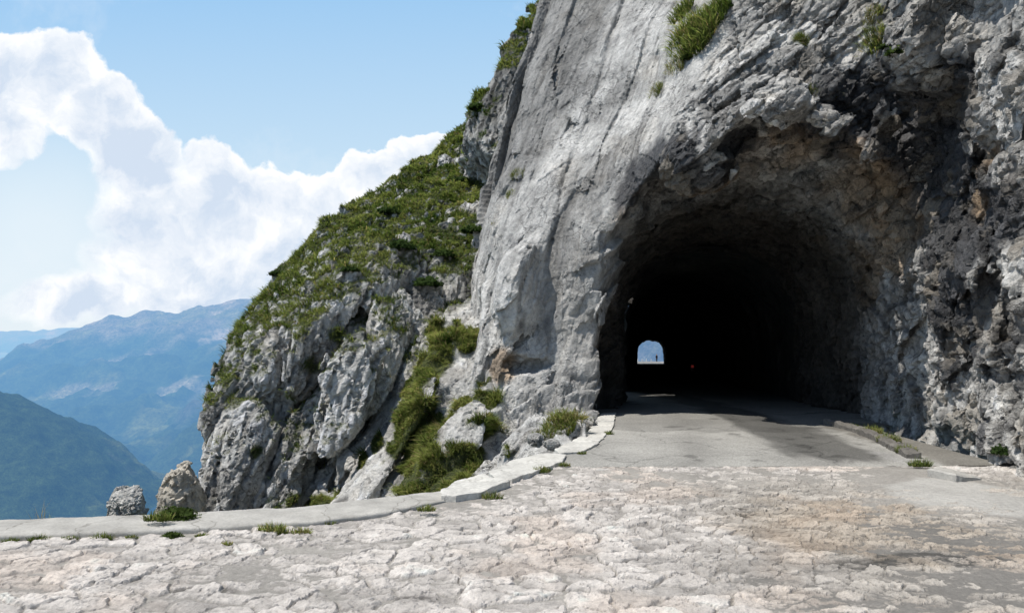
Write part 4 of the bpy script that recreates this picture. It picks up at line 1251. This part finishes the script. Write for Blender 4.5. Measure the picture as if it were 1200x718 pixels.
V, Q = field_mesh((-.2, -.2, 1.45), (.2, .2, 1.86), 0.012, hairf, lambda P: np.zeros(len(P), f32), 0.001)
mesh_obj('hair', V, Q, cloth('dark hair', (0.03, 0.02, 0.015)), person)
person.location = ((px_ - 600) / FPX * y_, y_, floor_z(y_) - 0.02); person.rotation_euler = (0, 0, 0.5)
tag(person, 'walker in dark jacket and trousers standing beyond the far tunnel exit', 'person')

# red and white marker on the right inside the tunnel
y_ = 53.0
mk = empty('marker_post', ((811 - 600) / FPX * y_, y_, floor_z(y_)), 'small marker post with lit red lens inside the dark tunnel on the right', 'marker')
def boxv(sx, sy, z0, z1, taper=1.0, n=4):
    V = []; 
    for z, t in ((z0, 1.0), (z1, taper)):
        for a, b in ((-1, -1), (1, -1), (1, 1), (-1, 1)): V.append((a * sx * t, b * sy * t, z))
    return V, [(0, 3, 2, 1), (4, 5, 6, 7), (0, 1, 5, 4), (1, 2, 6, 5), (2, 3, 7, 6), (3, 0, 4, 7)]
V, F = boxv(0.11, 0.09, -0.02, 0.56, 0.85); ob = mesh_obj('post', V, F, plain_stone('grey plastic', (0.35, 0.34, 0.34), 0.1, 20, 0.1, 0.002), mk, smooth=False)
bv = ob.modifiers.new('worn edges', 'BEVEL'); bv.width = 0.02; bv.segments = 2
V, F = post_mesh(); V = [(x * 1.0, y * 0.35 - 0.10, z * 0.0 + 0.44 + (yy * 1.0)) for (x, y, z), yy in zip(V, [v[1] for v in V])]
k = NT('red lens'); k.out((0.5, 0.02, 0.015), 0.3)
b = [x for x in k.t.nodes if x.type == 'BSDF_PRINCIPLED'][0]; b.inputs['Emission Color'].default_value = (1.0, 0.12, 0.10, 1); b.inputs['Emission Strength'].default_value = 0.07
V, F = boxv(0.085, 0.02, 0.38, 0.52); V = [(x, y - 0.105, z) for x, y, z in V]
mesh_obj('lens', V, F, k.m, mk, smooth=False)
V, F = boxv(0.09, 0.012, 0.12, 0.24); V = [(x, y - 0.102, z) for x, y, z in V]
mesh_obj('reflector', V, F, plain_stone('white reflector', (0.75, 0.74, 0.72), 0.05, 20, 0.1, 0.002), mk, smooth=False)

# ================================================================ GRASS
print('grass ...')
k = NT('grass blade')
ca = k.attr('Col')
gn = k.n('ShaderNodeNewGeometry'); vm = k.n('ShaderNodeVectorMath', operation='MULTIPLY_ADD'); k.l(gn.outputs['Normal'], vm.inputs[0]); vm.inputs[1].default_value = (.45, .45, .45); vm.inputs[2].default_value = (-.1, -.1, .75)
vn = k.n('ShaderNodeVectorMath', operation='NORMALIZE'); k.l(vm.outputs[0], vn.inputs[0])
d1 = k.n('ShaderNodeBsdfDiffuse'); k.l(vn.outputs[0], d1.inputs['Normal']); d2 = k.n('ShaderNodeBsdfTranslucent'); mx = k.n('ShaderNodeMixShader'); mx.inputs[0].default_value = 0.32
k.l(ca, d1.inputs[0]); k.l(k.mixc(1.0, ca, (1.15, 1.25, 0.7), 'MULTIPLY'), d2.inputs[0]); k.l(d1.outputs[0], mx.inputs[1]); k.l(d2.outputs[0], mx.inputs[2])
oo = k.n('ShaderNodeOutputMaterial'); k.l(mx.outputs[0], oo.inputs[0])
M_GRASS = k.m

def blades(base, nrm, height, width, rng, lean=0.6, tone=None, dry=0.15, down=(0, 0, 0)):
    """ribbons of three tapering faces; returns V, F, C"""
    n = len(base)
    nrm = nrm + rng.normal(0, lean, (n, 3)) * 0.5
    nrm = nrm / np.linalg.norm(nrm, axis=1)[:, None]
    up = np.array([0, 0, 1.0]); g = 0.55 * nrm + 0.45 * up; g /= np.linalg.norm(g, axis=1)[:, None]
    a = rng.uniform(0, 2 * np.pi, n)
    side = np.stack([np.cos(a), np.sin(a), rng.normal(0, .2, n)], 1); side -= (side * g).sum(1)[:, None] * g
    side /= np.linalg.norm(side, axis=1)[:, None]
    bend = np.cross(g, side) * rng.uniform(0.1, 0.75, n)[:, None] + np.asarray(down)[None] 
    h = height[:, None]; w = width[:, None] * 0.5
    p0 = base; p1 = base + g * h * 0.55 + bend * h * 0.16; p2 = base + g * h * 0.92 + bend * h * 0.62
    V = np.stack([p0 - side * w, p0 + side * w, p1 - side * w * .8, p1 + side * w * .8, p2], 1).reshape(-1, 3)
    k = np.arange(n) * 5
    F = np.concatenate([np.stack([k, k + 1, k + 3], 1), np.stack([k, k + 3, k + 2], 1), np.stack([k + 2, k + 3, k + 4], 1)])
    if tone is None: tone = rng.uniform(0, 1, n)
    gr = np.array([0.090, 0.140, 0.032]); ol = np.array([0.205, 0.235, 0.068]); dr = np.array([0.36, 0.29, 0.14])
    c = gr + (ol - gr) * tone[:, None]
    isd = rng.uniform(0, 1, n) < dry
    c[isd] = dr * rng.uniform(0.6, 1.1, (isd.sum(), 1))
    c *= rng.uniform(0.62, 1.2, (n, 1)) * np.clip(0.75 + 0.45 * tone, 0.6, 1.2)[:, None]
    C = np.repeat(c, 5, 0).reshape(n, 5, 3) * np.array([0.7, 0.7, 0.95, 0.95, 1.15])[None, :, None]
    return V, F, C.reshape(-1, 3)

def scatter(V, Q, N, wgt, n, rng, ymax=99):
    a = V[Q[:, 0]]; b = V[Q[:, 1]]; c = V[Q[:, 2]]; d = V[Q[:, 3]]
    area = 0.5 * np.linalg.norm(np.cross(c - a, d - b), axis=1)
    g = wgt[Q].mean(1)
    cen = (a + b + c + d) / 4
    pw = area * np.clip(g - 0.25, 0, 1) / (cen[:, 1] / 15.0) ** 1.2
    pw /= pw.sum()
    f = rng.choice(len(Q), n, p=pw)
    u = rng.uniform(0, 1, (n, 1)); v = rng.uniform(0, 1, (n, 1))
    P = (a[f] * (1 - u) + b[f] * u) * (1 - v) + (d[f] * (1 - u) + c[f] * u) * v
    nn = N[Q[f, 0]] 
    return P.astype(float), nn.astype(float)

rng = np.random.default_rng(21)
gwq = gully_w(OUTV) * (OUTV[:, 1] < 17.6)
for nm, wt, n, lab in [('grass', OUTG * (1 - gwq), 300000, None), ('gully_grass', OUTG * gwq, 110000, None)]:
    P, nn = scatter(OUTV, OUTQ, OUTN, wt, n, rng)
    q = P.astype(f32)
    pat = fbm(q * 0.8, 3, seed=801); cl = sst(-0.1, 0.5, fbm(q * 2.4, 3, seed=805))
    h = (0.07 + 0.15 * cl) * rng.uniform(0.6, 1.3, n) * (1 + 0.015 * (P[:, 1] - 15))
    wdt = (0.010 + 0.0010 * (P[:, 1] - 14)) * rng.uniform(0.7, 1.4, n)
    tone = np.clip(0.42 + 1.1 * pat + rng.normal(0, .22, n), -0.15, 1.2)
    if nm == 'gully_grass':
        tone = np.clip(0.75 + 1.0 * fbm(q * 2.0, 3, seed=809) + rng.normal(0, .22, n), -0.1, 1.5); h = h * (0.5 + 1.1 * sst(-0.2, 0.4, fbm(q * 3.2, 2, seed=812)))
    Vb, Fb, Cb = blades(P - nn * 0.02, nn, h, wdt, rng, 0.7, tone, 0.07 if nm == 'grass' else 0.14, (-0.1, -0.25, -0.35))
    tag(mesh_obj(nm, Vb, Fb, M_GRASS, col=Cb, smooth=False), kind='stuff')

# leafy dwarf shrubs on the slope: many small leaf faces
def leaf_clump(n, rx, rz, leaf, rng, tone):
    d = rng.normal(size=(n, 3)); d /= np.linalg.norm(d, axis=1)[:, None]; d[:, 2] = np.abs(d[:, 2])
    lump = 0.75 + 0.35 * fbm((d * 2.2 + rng.uniform(0, 50)).astype(f32), 2, seed=9)
    P = d * (rng.uniform(0.35, 1, (n, 1)) ** 0.5) * lump[:, None] * np.array([rx, rx, rz])
    a = rng.normal(size=(n, 3)); a /= np.linalg.norm(a, axis=1)[:, None]
    b = np.cross(a, d + 0.3 * rng.normal(size=(n, 3))); b /= np.linalg.norm(b, axis=1)[:, None] + 1e-9
    L = leaf * rng.uniform(0.6, 1.3, (n, 1))
    V = np.stack([P - a * L, P + b * L * .45, P + a * L, P - b * L * .45], 1).reshape(-1, 3)
    F = np.arange(4 * n).reshape(n, 4)
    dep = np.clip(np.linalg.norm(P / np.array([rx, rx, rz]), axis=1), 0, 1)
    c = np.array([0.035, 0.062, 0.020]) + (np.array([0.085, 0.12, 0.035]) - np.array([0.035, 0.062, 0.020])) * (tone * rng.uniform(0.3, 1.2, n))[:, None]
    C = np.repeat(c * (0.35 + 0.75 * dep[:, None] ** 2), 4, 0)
    return V, F, C

# ---------------------------------------------------------------- single tufts and plants on the rock, each standing where the rock is
bpy.context.view_layer.update()
BV = []
for Vx, Qx in ((MAINV, MAINQ), (OUTV, OUTQ)):
    BV.append(BVHTree.FromPolygons(Vx.tolist(), Qx.tolist()))
def on_rock(px, py):
    o = Vector((0, 0, EYE)); d = Vector(at(px, py, 1.0) - np.array([0, 0, EYE])).normalized()
    best = None
    for b in BV:
        h = b.ray_cast(o, d)
        if h[0] is not None and (best is None or h[3] < best[3]): best = h
    return best
def tuft(px, py, size, n, label, cat='grass tuft', dry=0.15, tone=0.5, name='grass_tuft', group='grass tufts growing on the rock', droop=-0.3, on='rock', flat=1.0, zt=0.0, lean=0.9):
    if on == 'rock':
        h = on_rock(px, py)
        if h is None: return
        loc = np.array(h[0]); nr = np.array(h[1])
        if nr[1] > 0: nr = -nr
    else:
        loc = at(px, py, (EYE - zt) * FPX / (py - HOR)); nr = np.array([0, 0, 1.0])
    r = np.random.default_rng(int(px * 7 + py * 13))
    t1 = np.cross(nr, [0, 0, 1.0]) if abs(nr[2]) < 0.9 else np.array([1.0, 0, 0]); t1 /= np.linalg.norm(t1); t2 = np.cross(nr, t1)
    s = size; n = int(n * 1.6)
    rad = np.sqrt(r.uniform(0, 1, n)) * s * 0.5; an = r.uniform(0, 2 * np.pi, n)
    base = np.outer(rad * np.cos(an), t1) + np.outer(rad * np.sin(an) * 0.7 * flat, t2) - nr * 0.03
    if on != 'rock':
        base = np.stack([rad * np.cos(an), rad * np.sin(an) * 0.55 * flat, -0.01 + 0 * rad], 1)
    hh = s * 0.55 * r.uniform(0.25, 1.2, n) * (1.1 - 0.5 * rad / (s * 0.5))
    nn = np.tile(nr * 0.6 + np.array([0, 0, 0.6]), (n, 1)) + base / s * 0.9
    V, F, C = blades(base, nn, hh, np.full(n, max(0.005, s * 0.013)) * r.uniform(0.6, 1.5, n), r, lean, np.clip(r.normal(tone, .25, n), 0, 1.3), dry, (0, 0, droop))
    o = mesh_obj(name, V, F, M_GRASS, col=C, smooth=False)
    o.location = loc
    tag(o, label, cat, group)
    return o
def bush(px, py, size, n, label, leaf=0.04, tone=0.5, name='shrub', cat='shrub', group='leafy plants on the rock', on='rock', zt=0.0, hgt=0.8):
    if on == 'rock':
        h = on_rock(px, py)
        if h is None: return
        loc = np.array(h[0])
    else:
        loc = at(px, py, (EYE - zt) * FPX / (py - HOR))
    r = np.random.default_rng(int(px * 5 + py * 11))
    V, F, C = leaf_clump(n, size * .5, size * .5 * hgt, leaf, r, tone)
    o = mesh_obj(name, V, F, M_GRASS, col=C, smooth=False); o.location = loc
    tag(o, label, cat, group); return o

for a in [
 (812,48,1.15,1100,'large grass tuft high above the portal, widest of the ledge',.12,.5),
 (838,18,.75,600,'dark tuft at the top edge above the large grassy ledge',.05,.15),
 (790,80,.50,320,'yellowish tuft hanging left below the large grassy ledge',.3,.7),
 (768,108,.42,280,'lowest small tuft below the grassy ledge on the pale slab',.25,.6),
 (798,16,.7,500,'tuft at the picture top, left of the dark one',.1,.3),
 (937,52,.36,420,'lone round olive tuft on the bedded rock above the portal',.12,.5),
 (1018,50,.62,620,'big yellow-green tuft in the rock niche above the stain',.15,.75),
 (1028,22,.42,350,'dry brownish tuft in the crack above the big niche tuft',.4,.7),
 (955,108,.30,360,'low olive cushion tuft on the ledge over the arch',.1,.45),
 (982,111,.16,150,'smallest cushion, right of the ledge cushion over the arch',.2,.6),
 (606,205,.34,260,'narrow upper tuft in the crack at the slab edge',.15,.6),
 (598,228,.28,220,'narrow lower tuft in the crack at the slab edge',.15,.7),
 (578,262,.18,120,'tiny tuft on the slab margin beside the slope',.3,.7),
 (636,305,.14,110,'tiny green tuft alone in the middle of the pale slab',.05,.4),
 (655,500,.62,700,'bushy grass clump topping the bank by the kerb slabs',.2,.6),
 (668,493,.50,420,'brown dry-topped clump on the bank by the tunnel jamb',.5,.7),
 (640,515,.45,380,'lower grass clump on the bank beside the white kerb slab',.15,.6),
 (592,505,.30,260,'dry grass strip growing in the slab foot crack',.4,.7),
 (593,530,.30,260,'green grass at the bottom of the slab foot crack',.15,.5),
 (622,545,.28,240,'grass along the slab foot above the longest kerb slab',.2,.6)]:
    tuft(a[0], a[1], a[2], a[3], a[4], dry=a[5], tone=a[6])
for a in [
 (828,38,.42,420,'leafy green plant on the right half of the large grassy ledge',.03,.5),
 (806,70,.36,320,'leafy plant at the lower end of the large grassy ledge',.03,.75),
 (1048,64,.30,260,'bright leafy plant right of the niche tuft',.035,.9),
 (1036,57,.2,140,'small leafy sprig between the niche tuft and the bright plant',.03,.7),
 (852,10,.35,300,'dark leafy shrub right of the picture-top tufts',.035,.1),
 (1172,531,.30,420,'dark green cushion plant at the foot of the right wall',.022,.15)]:
    bush(a[0], a[1], a[2], a[3], a[4], a[5], a[6])
for a in [
 (324,322,.55,420,'small bush standing out on the skyline of the grassy slope',.05,.25),
 (470,292,.95,900,'broad dark shrub in the middle of the grassy slope',.05,.15),
 (500,335,.9,800,'dark shrub on the slope above the gully',.05,.2),
 (540,215,.9,700,'dark shrub high on the slope below the grey wall',.06,.15),
 (455,250,.8,600,'shrub on the upper slope near the skyline',.06,.2),
 (555,272,.8,700,'shrub at the right edge of the slope, against the slab',.05,.4),
 (572,90,.7,420,'shrub on the skyline edge of the high grey wall',.06,.3),
 (560,128,.7,420,'lower shrub on the skyline below the high grey wall',.06,.3),
 (520,300,.7,600,'green shrub between rock ribs low on the slope',.05,.3),
 (410,318,.5,400,'shrub above the bright rock rib of the outcrop',.04,.2)]:
    bush(a[0], a[1], a[2], a[3], a[4], a[5], a[6], hgt=0.55)
G2 = 'weeds along the concrete kerb'
for a in [
 (185,608,.22,220,'small weed left of the large clump on the concrete kerb',.1,.5,.09,.4),
 (236,628,.10,110,'tiny weed just right of the round one at the kerb foot',.1,.5,.0,.5),
 (320,623,.24,260,'bright tuft at the kerb foot in front of the hollow',.2,.8,.0,.5),
 (352,624,.16,140,'yellowish tuft right of the bright tuft at the kerb foot',.35,.9,.0,.5),
 (266,637,.09,90,'tiny yellow tuft in the paving before the kerb',.3,.9,.0,.5),
 (384,613,.14,120,'low grass in the joint where the kerb begins to bend',.2,.6,.0,.4),
 (405,610,.12,100,'low grass at the kerb bend, right of its neighbour',.2,.6,.0,.4),
 (12,635,.13,110,'low green weed at the kerb foot, leftmost in the photo',.1,.4,.0,.3),
 (45,633,.16,120,'second low weed along the kerb foot from the left',.1,.4,.0,.3),
 (82,632,.12,110,'third low weed along the kerb foot from the left',.1,.4,.0,.3),
 (120,631,.17,120,'fourth low weed along the kerb foot from the left',.1,.4,.0,.3),
 (155,630,.11,90,'fifth low weed along the kerb foot, before the round one',.1,.4,.0,.3),
 (634,552,.20,200,'grass in the joint below the longest kerb slab',.2,.5,.02,.4),
 (662,545,.14,120,'grass at the seam between paving, asphalt and kerb slab',.2,.5,.02,.3),
 (713,508,.16,170,'green weed at the asphalt edge by the small square slab',.1,.5,.02,.5),
 (682,531,.12,100,'tiny weed at the asphalt edge under the white slab',.1,.5,.02,.4),
 (577,583,.2,140,'sparse grass along the near edge of the pointed slab',.2,.5,.02,.3),
 (500,597,.16,120,'sparse grass on the inner kerb edge near its end',.2,.6,.05,.3)]:
    tuft(a[0], a[1], a[2], a[3], a[4], 'weed', a[5], a[6], 'weed', G2, -0.2, 'ground', 1.0, a[7], 1.3)
for a in [(208,607,.40,1500,'largest leafy weed clump, on top of the concrete kerb',.016,.95,.04,.6),(201,629,.20,500,'round weed at the foot of the kerb below the large clump',.012,.95,.0,.5)]:
    bush(a[0], a[1], a[2], a[3], a[4], a[5], a[6], 'weed', 'weed', G2, 'ground', a[7], a[8])
G3 = 'weeds by the right gutter'
for a in [(1022,507,.34,300,'yellow-green grass clump at the tunnel wall behind the gutter',.25,.8),(1042,517,.34,300,'grass clump behind the second gutter stone',.2,.6),
          (1000,501,.2,160,'small grass tuft deepest in the gutter',.2,.6),(1062,529,.28,240,'weeds between the gutter and the stained wall',.15,.5),
          (1078,545,.26,260,'dark weeds at the near end of the gutter',.1,.3)]:
    tuft(a[0], a[1], a[2], a[3], a[4], 'weed', a[5], a[6], 'weed', G3, -0.2, 'ground', 1.0, 0.04, 1.1)
for px, lb in ((46, 'thin dry stalks behind the kerb, left of the taller pair'), (54, 'taller dry stalks standing up behind the kerb')):
    r = np.random.default_rng(px)
    n = 9
    loc = at(px, 606, 6.75); loc[2] = -0.16
    base = np.stack([r.normal(0, .03, n), r.normal(0, .03, n), 0 * r.normal(size=n)], 1)
    V, F, C = blades(base, np.tile([0, 0, 1.0], (n, 1)), r.uniform(.22, .36, n), np.full(n, .005), r, .35, np.full(n, 1.2), 0.6, (0, 0, 0))
    o = mesh_obj('dry_stalk', V, F, M_GRASS, col=C, smooth=False); o.location = loc
    tag(o, lb, 'dry stalks', 'dry stalks behind the kerb')

# ================================================================ CAMERA, SUN, SKY
cam_d = bpy.data.cameras.new('camera')
cam = bpy.data.objects.new('camera', cam_d); COL.objects.link(cam)
cam.location = (0, 0, EYE); cam.rotation_euler = (math.radians(90), 0, 0)
cam_d.sensor_width = 36.0; cam_d.lens = FPX / 1200.0 * 36.0
cam_d.shift_y = (HOR - 359.0) / 1200.0
cam_d.clip_start = 0.1; cam_d.clip_end = 120000
scene.camera = cam

SUN = np.array([-0.40, -0.16, 0.86]); SUN /= np.linalg.norm(SUN)
sd = bpy.data.lights.new('sun', 'SUN'); sd.energy = 5.0; sd.angle = math.radians(0.5); sd.color = (1.0, 0.955, 0.89)
so = bpy.data.objects.new('sun', sd); COL.objects.link(so)
so.rotation_euler = Vector(-SUN).to_track_quat('-Z', 'Y').to_euler()
so.location = (-20, -10, 40)

wd = bpy.data.worlds.new('World'); scene.world = wd; wd.use_nodes = True
t = wd.node_tree; t.nodes.clear()
class WT(NT):
    def __init__(self): self.t = t
w_ = WT()
sky = w_.n('ShaderNodeTexSky', sky_type='NISHITA')
sky.sun_disc = False
sky.sun_elevation = math.asin(SUN[2]); sky.sun_rotation = math.atan2(SUN[0], SUN[1])
sky.altitude = 1900; sky.air_density = 1.0; sky.dust_density = 1.6; sky.ozone_density = 1.0
SKY_STRENGTH = 0.11
# thin haze veil over the blue, then the towering cumulus, all as a function of direction
tc = w_.n('ShaderNodeTexCoord'); sp = w_.n('ShaderNodeSeparateXYZ'); w_.l(tc.outputs['Generated'], sp.inputs[0])
dy = w_.math('MAXIMUM', sp.outputs[1], 0.02)
U = w_.math('DIVIDE', sp.outputs[0], dy); Vv = w_.math('DIVIDE', sp.outputs[2], dy)
cu = w_.n('ShaderNodeCombineXYZ'); w_.l(U, cu.inputs[0]); w_.l(Vv, cu.inputs[1])
def vadd(a, b): 
    x = w_.n('ShaderNodeVectorMath', operation='ADD'); w_.l(a, x.inputs[0])
    if isinstance(b, tuple): x.inputs[1].default_value = b
    else: w_.l(b, x.inputs[1])
    return x.outputs[0]
def warp(vec, scale, amp, detail):
    nz = w_.n('ShaderNodeTexNoise'); nz.inputs['Scale'].default_value = scale; nz.inputs['Detail'].default_value = detail; nz.inputs['Roughness'].default_value = 0.58
    w_.l(vec, nz.inputs['Vector'])
    s = w_.n('ShaderNodeVectorMath', operation='SUBTRACT'); w_.l(nz.outputs['Color'], s.inputs[0]); s.inputs[1].default_value = (0.5, 0.5, 0.5)
    m = w_.n('ShaderNodeVectorMath', operation='SCALE'); w_.l(s.outputs[0], m.inputs[0]); m.inputs['Scale'].default_value = amp
    return vadd(vec, m.outputs[0])
BLOB = [(5,95,95,62),(60,88,70,58),(112,128,62,58),(150,172,58,60),(178,205,48,55),(185,245,85,62),(252,215,48,52),(245,270,95,62),(302,238,52,44),(348,248,52,46),
        (385,240,42,34),(428,212,42,36),(478,200,44,40),(515,190,44,36),(190,310,105,55),(270,320,85,50),(95,350,110,30),(0,150,60,50),(215,350,120,26),(335,300,65,52),(405,272,62,44),(455,245,60,52)]
def field(vec):
    f = None
    for bx, by, rx, ry in BLOB:
        s = w_.n('ShaderNodeVectorMath', operation='SUBTRACT'); w_.l(vec, s.inputs[0]); s.inputs[1].default_value = ((bx - 600) / FPX, (HOR - by) / FPX, 0)
        m = w_.n('ShaderNodeVectorMath', operation='MULTIPLY'); w_.l(s.outputs[0], m.inputs[0]); m.inputs[1].default_value = (FPX / rx, FPX / ry, 0)
        l = w_.n('ShaderNodeVectorMath', operation='LENGTH'); w_.l(m.outputs[0], l.inputs[0])
        g = w_.math('SUBTRACT', 1.0, l.outputs['Value'])
        if f is None: f = g
        else:
            x = w_.n('ShaderNodeMath', operation='SMOOTH_MAX'); w_.l(f, x.inputs[0]); w_.l(g, x.inputs[1]); x.inputs[2].default_value = 0.25; f = x.outputs[0]
    return f
q1 = warp(cu.outputs[0], 7.0, 0.055, 3.0)
q2 = warp(q1, 26.0, 0.042, 7.0)
fl = field(q2)
soft = w_.ramp(w_.math('ADD', Vv, w_.math('MULTIPLY', w_.math('MAXIMUM', w_.math('ADD', U, 0.47), 0.0), 0.6)), [(0.10, 1.0), (0.27, 0.0)])       # lower parts melt into the haze
sharp = w_.ramp(fl, [(0.03, 0.0), (0.12, 1.0)])
blur = w_.ramp(fl, [(-0.0, 0.0), (0.42, 1.0)])
mx = w_.n('ShaderNodeMix'); mx.data_type = 'FLOAT'; w_.l(soft, mx.inputs[0]); w_.l(sharp, mx.inputs[2]); w_.l(blur, mx.inputs[3])
mask = mx.outputs[0]
na = w_.noise(5.5, 9, 0.58, q2); nbv = w_.n('ShaderNodeTexNoise', i_Scale=5.5, i_Detail=9.0, i_Roughness=0.58); w_.l(vadd(q2, (-0.012, 0.022, 0)), nbv.inputs['Vector'])
rel = w_.math('MULTIPLY', w_.math('SUBTRACT', na, nbv.outputs[0]), 3.4)
body = w_.ramp(fl, [(0.12, 1.0), (0.65, 0.0)])       # rim bright, core shaded
low = w_.noise(3.2, 4, 0.5, q1)
sh = w_.math('ADD', w_.math('MULTIPLY', body, 0.45), w_.math('ADD', w_.math('MULTIPLY', low, 0.75), rel))
shade = w_.ramp(sh, [(0.30, 0.0), (0.98, 1.0)])
K = 1.0 / SKY_STRENGTH
CG = tuple(c * K for c in (0.66, 0.76, 0.90)); CW = tuple(c * K for c in (1.08, 1.08, 1.08))
cloudc = w_.mixc(shade, CG, CW)
veil_f = w_.ramp(Vv, [(0.0, 0.95), (0.12, 0.9), (0.45, 0.82), (0.95, 0.12)])
VC = w_.ramp(Vv, [(0.0, (0.80, 0.89, 0.95)), (0.16, (0.66, 0.84, 0.97)), (0.45, (0.36, 0.66, 1.0))])
vs = w_.n('ShaderNodeVectorMath', operation='SCALE'); w_.l(VC, vs.inputs[0]); vs.inputs['Scale'].default_value = K
hz = w_.n('ShaderNodeVectorMath', operation='SUBTRACT'); w_.l(q1, hz.inputs[0]); hz.inputs[1].default_value = ((50 - 600) / FPX, (HOR - 275) / FPX, 0)
hz2 = w_.n('ShaderNodeVectorMath', operation='MULTIPLY'); w_.l(hz.outputs[0], hz2.inputs[0]); hz2.inputs[1].default_value = (FPX / 190, FPX / 150, 0)
hz3 = w_.n('ShaderNodeVectorMath', operation='LENGTH'); w_.l(hz2.outputs[0], hz3.inputs[0])
gap_haze = w_.ramp(hz3.outputs['Value'], [(0.15, 0.62), (1.0, 0.0)])
skyc = w_.mixc(veil_f, sky.outputs[0], vs.outputs[0])
skyc = w_.mixc(gap_haze, skyc, tuple(c * K for c in (0.84, 0.92, 0.98)))
wisp = w_.math('MULTIPLY', w_.ramp(w_.noise(4.0, 7, 0.65, warp(cu.outputs[0], 3.0, 0.15, 3.0)), [(0.56, 0.0), (0.85, 0.5)]), 1.0)
skyc = w_.mixc(wisp, skyc, tuple(c * K for c in (0.92, 0.96, 1.0)))
front = w_.math('GREATER_THAN', sp.outputs[1], 0.03)
WORLD_COLOR = w_.mixc(w_.math('MULTIPLY', mask, front), skyc, cloudc)

bg = w_.n('ShaderNodeBackground'); w_.l(WORLD_COLOR, bg.inputs[0]); bg.inputs[1].default_value = SKY_STRENGTH
wo = w_.n('ShaderNodeOutputWorld'); w_.l(bg.outputs[0], wo.inputs[0])

scene.render.engine = 'CYCLES'
scene.cycles.use_denoising = True
scene.cycles.max_bounces = 6
scene.cycles.diffuse_bounces = 4
scene.view_settings.view_transform = 'Standard'
scene.view_settings.look = 'None'
scene.view_settings.exposure = 0.0
scene.view_settings.gamma = 1.0
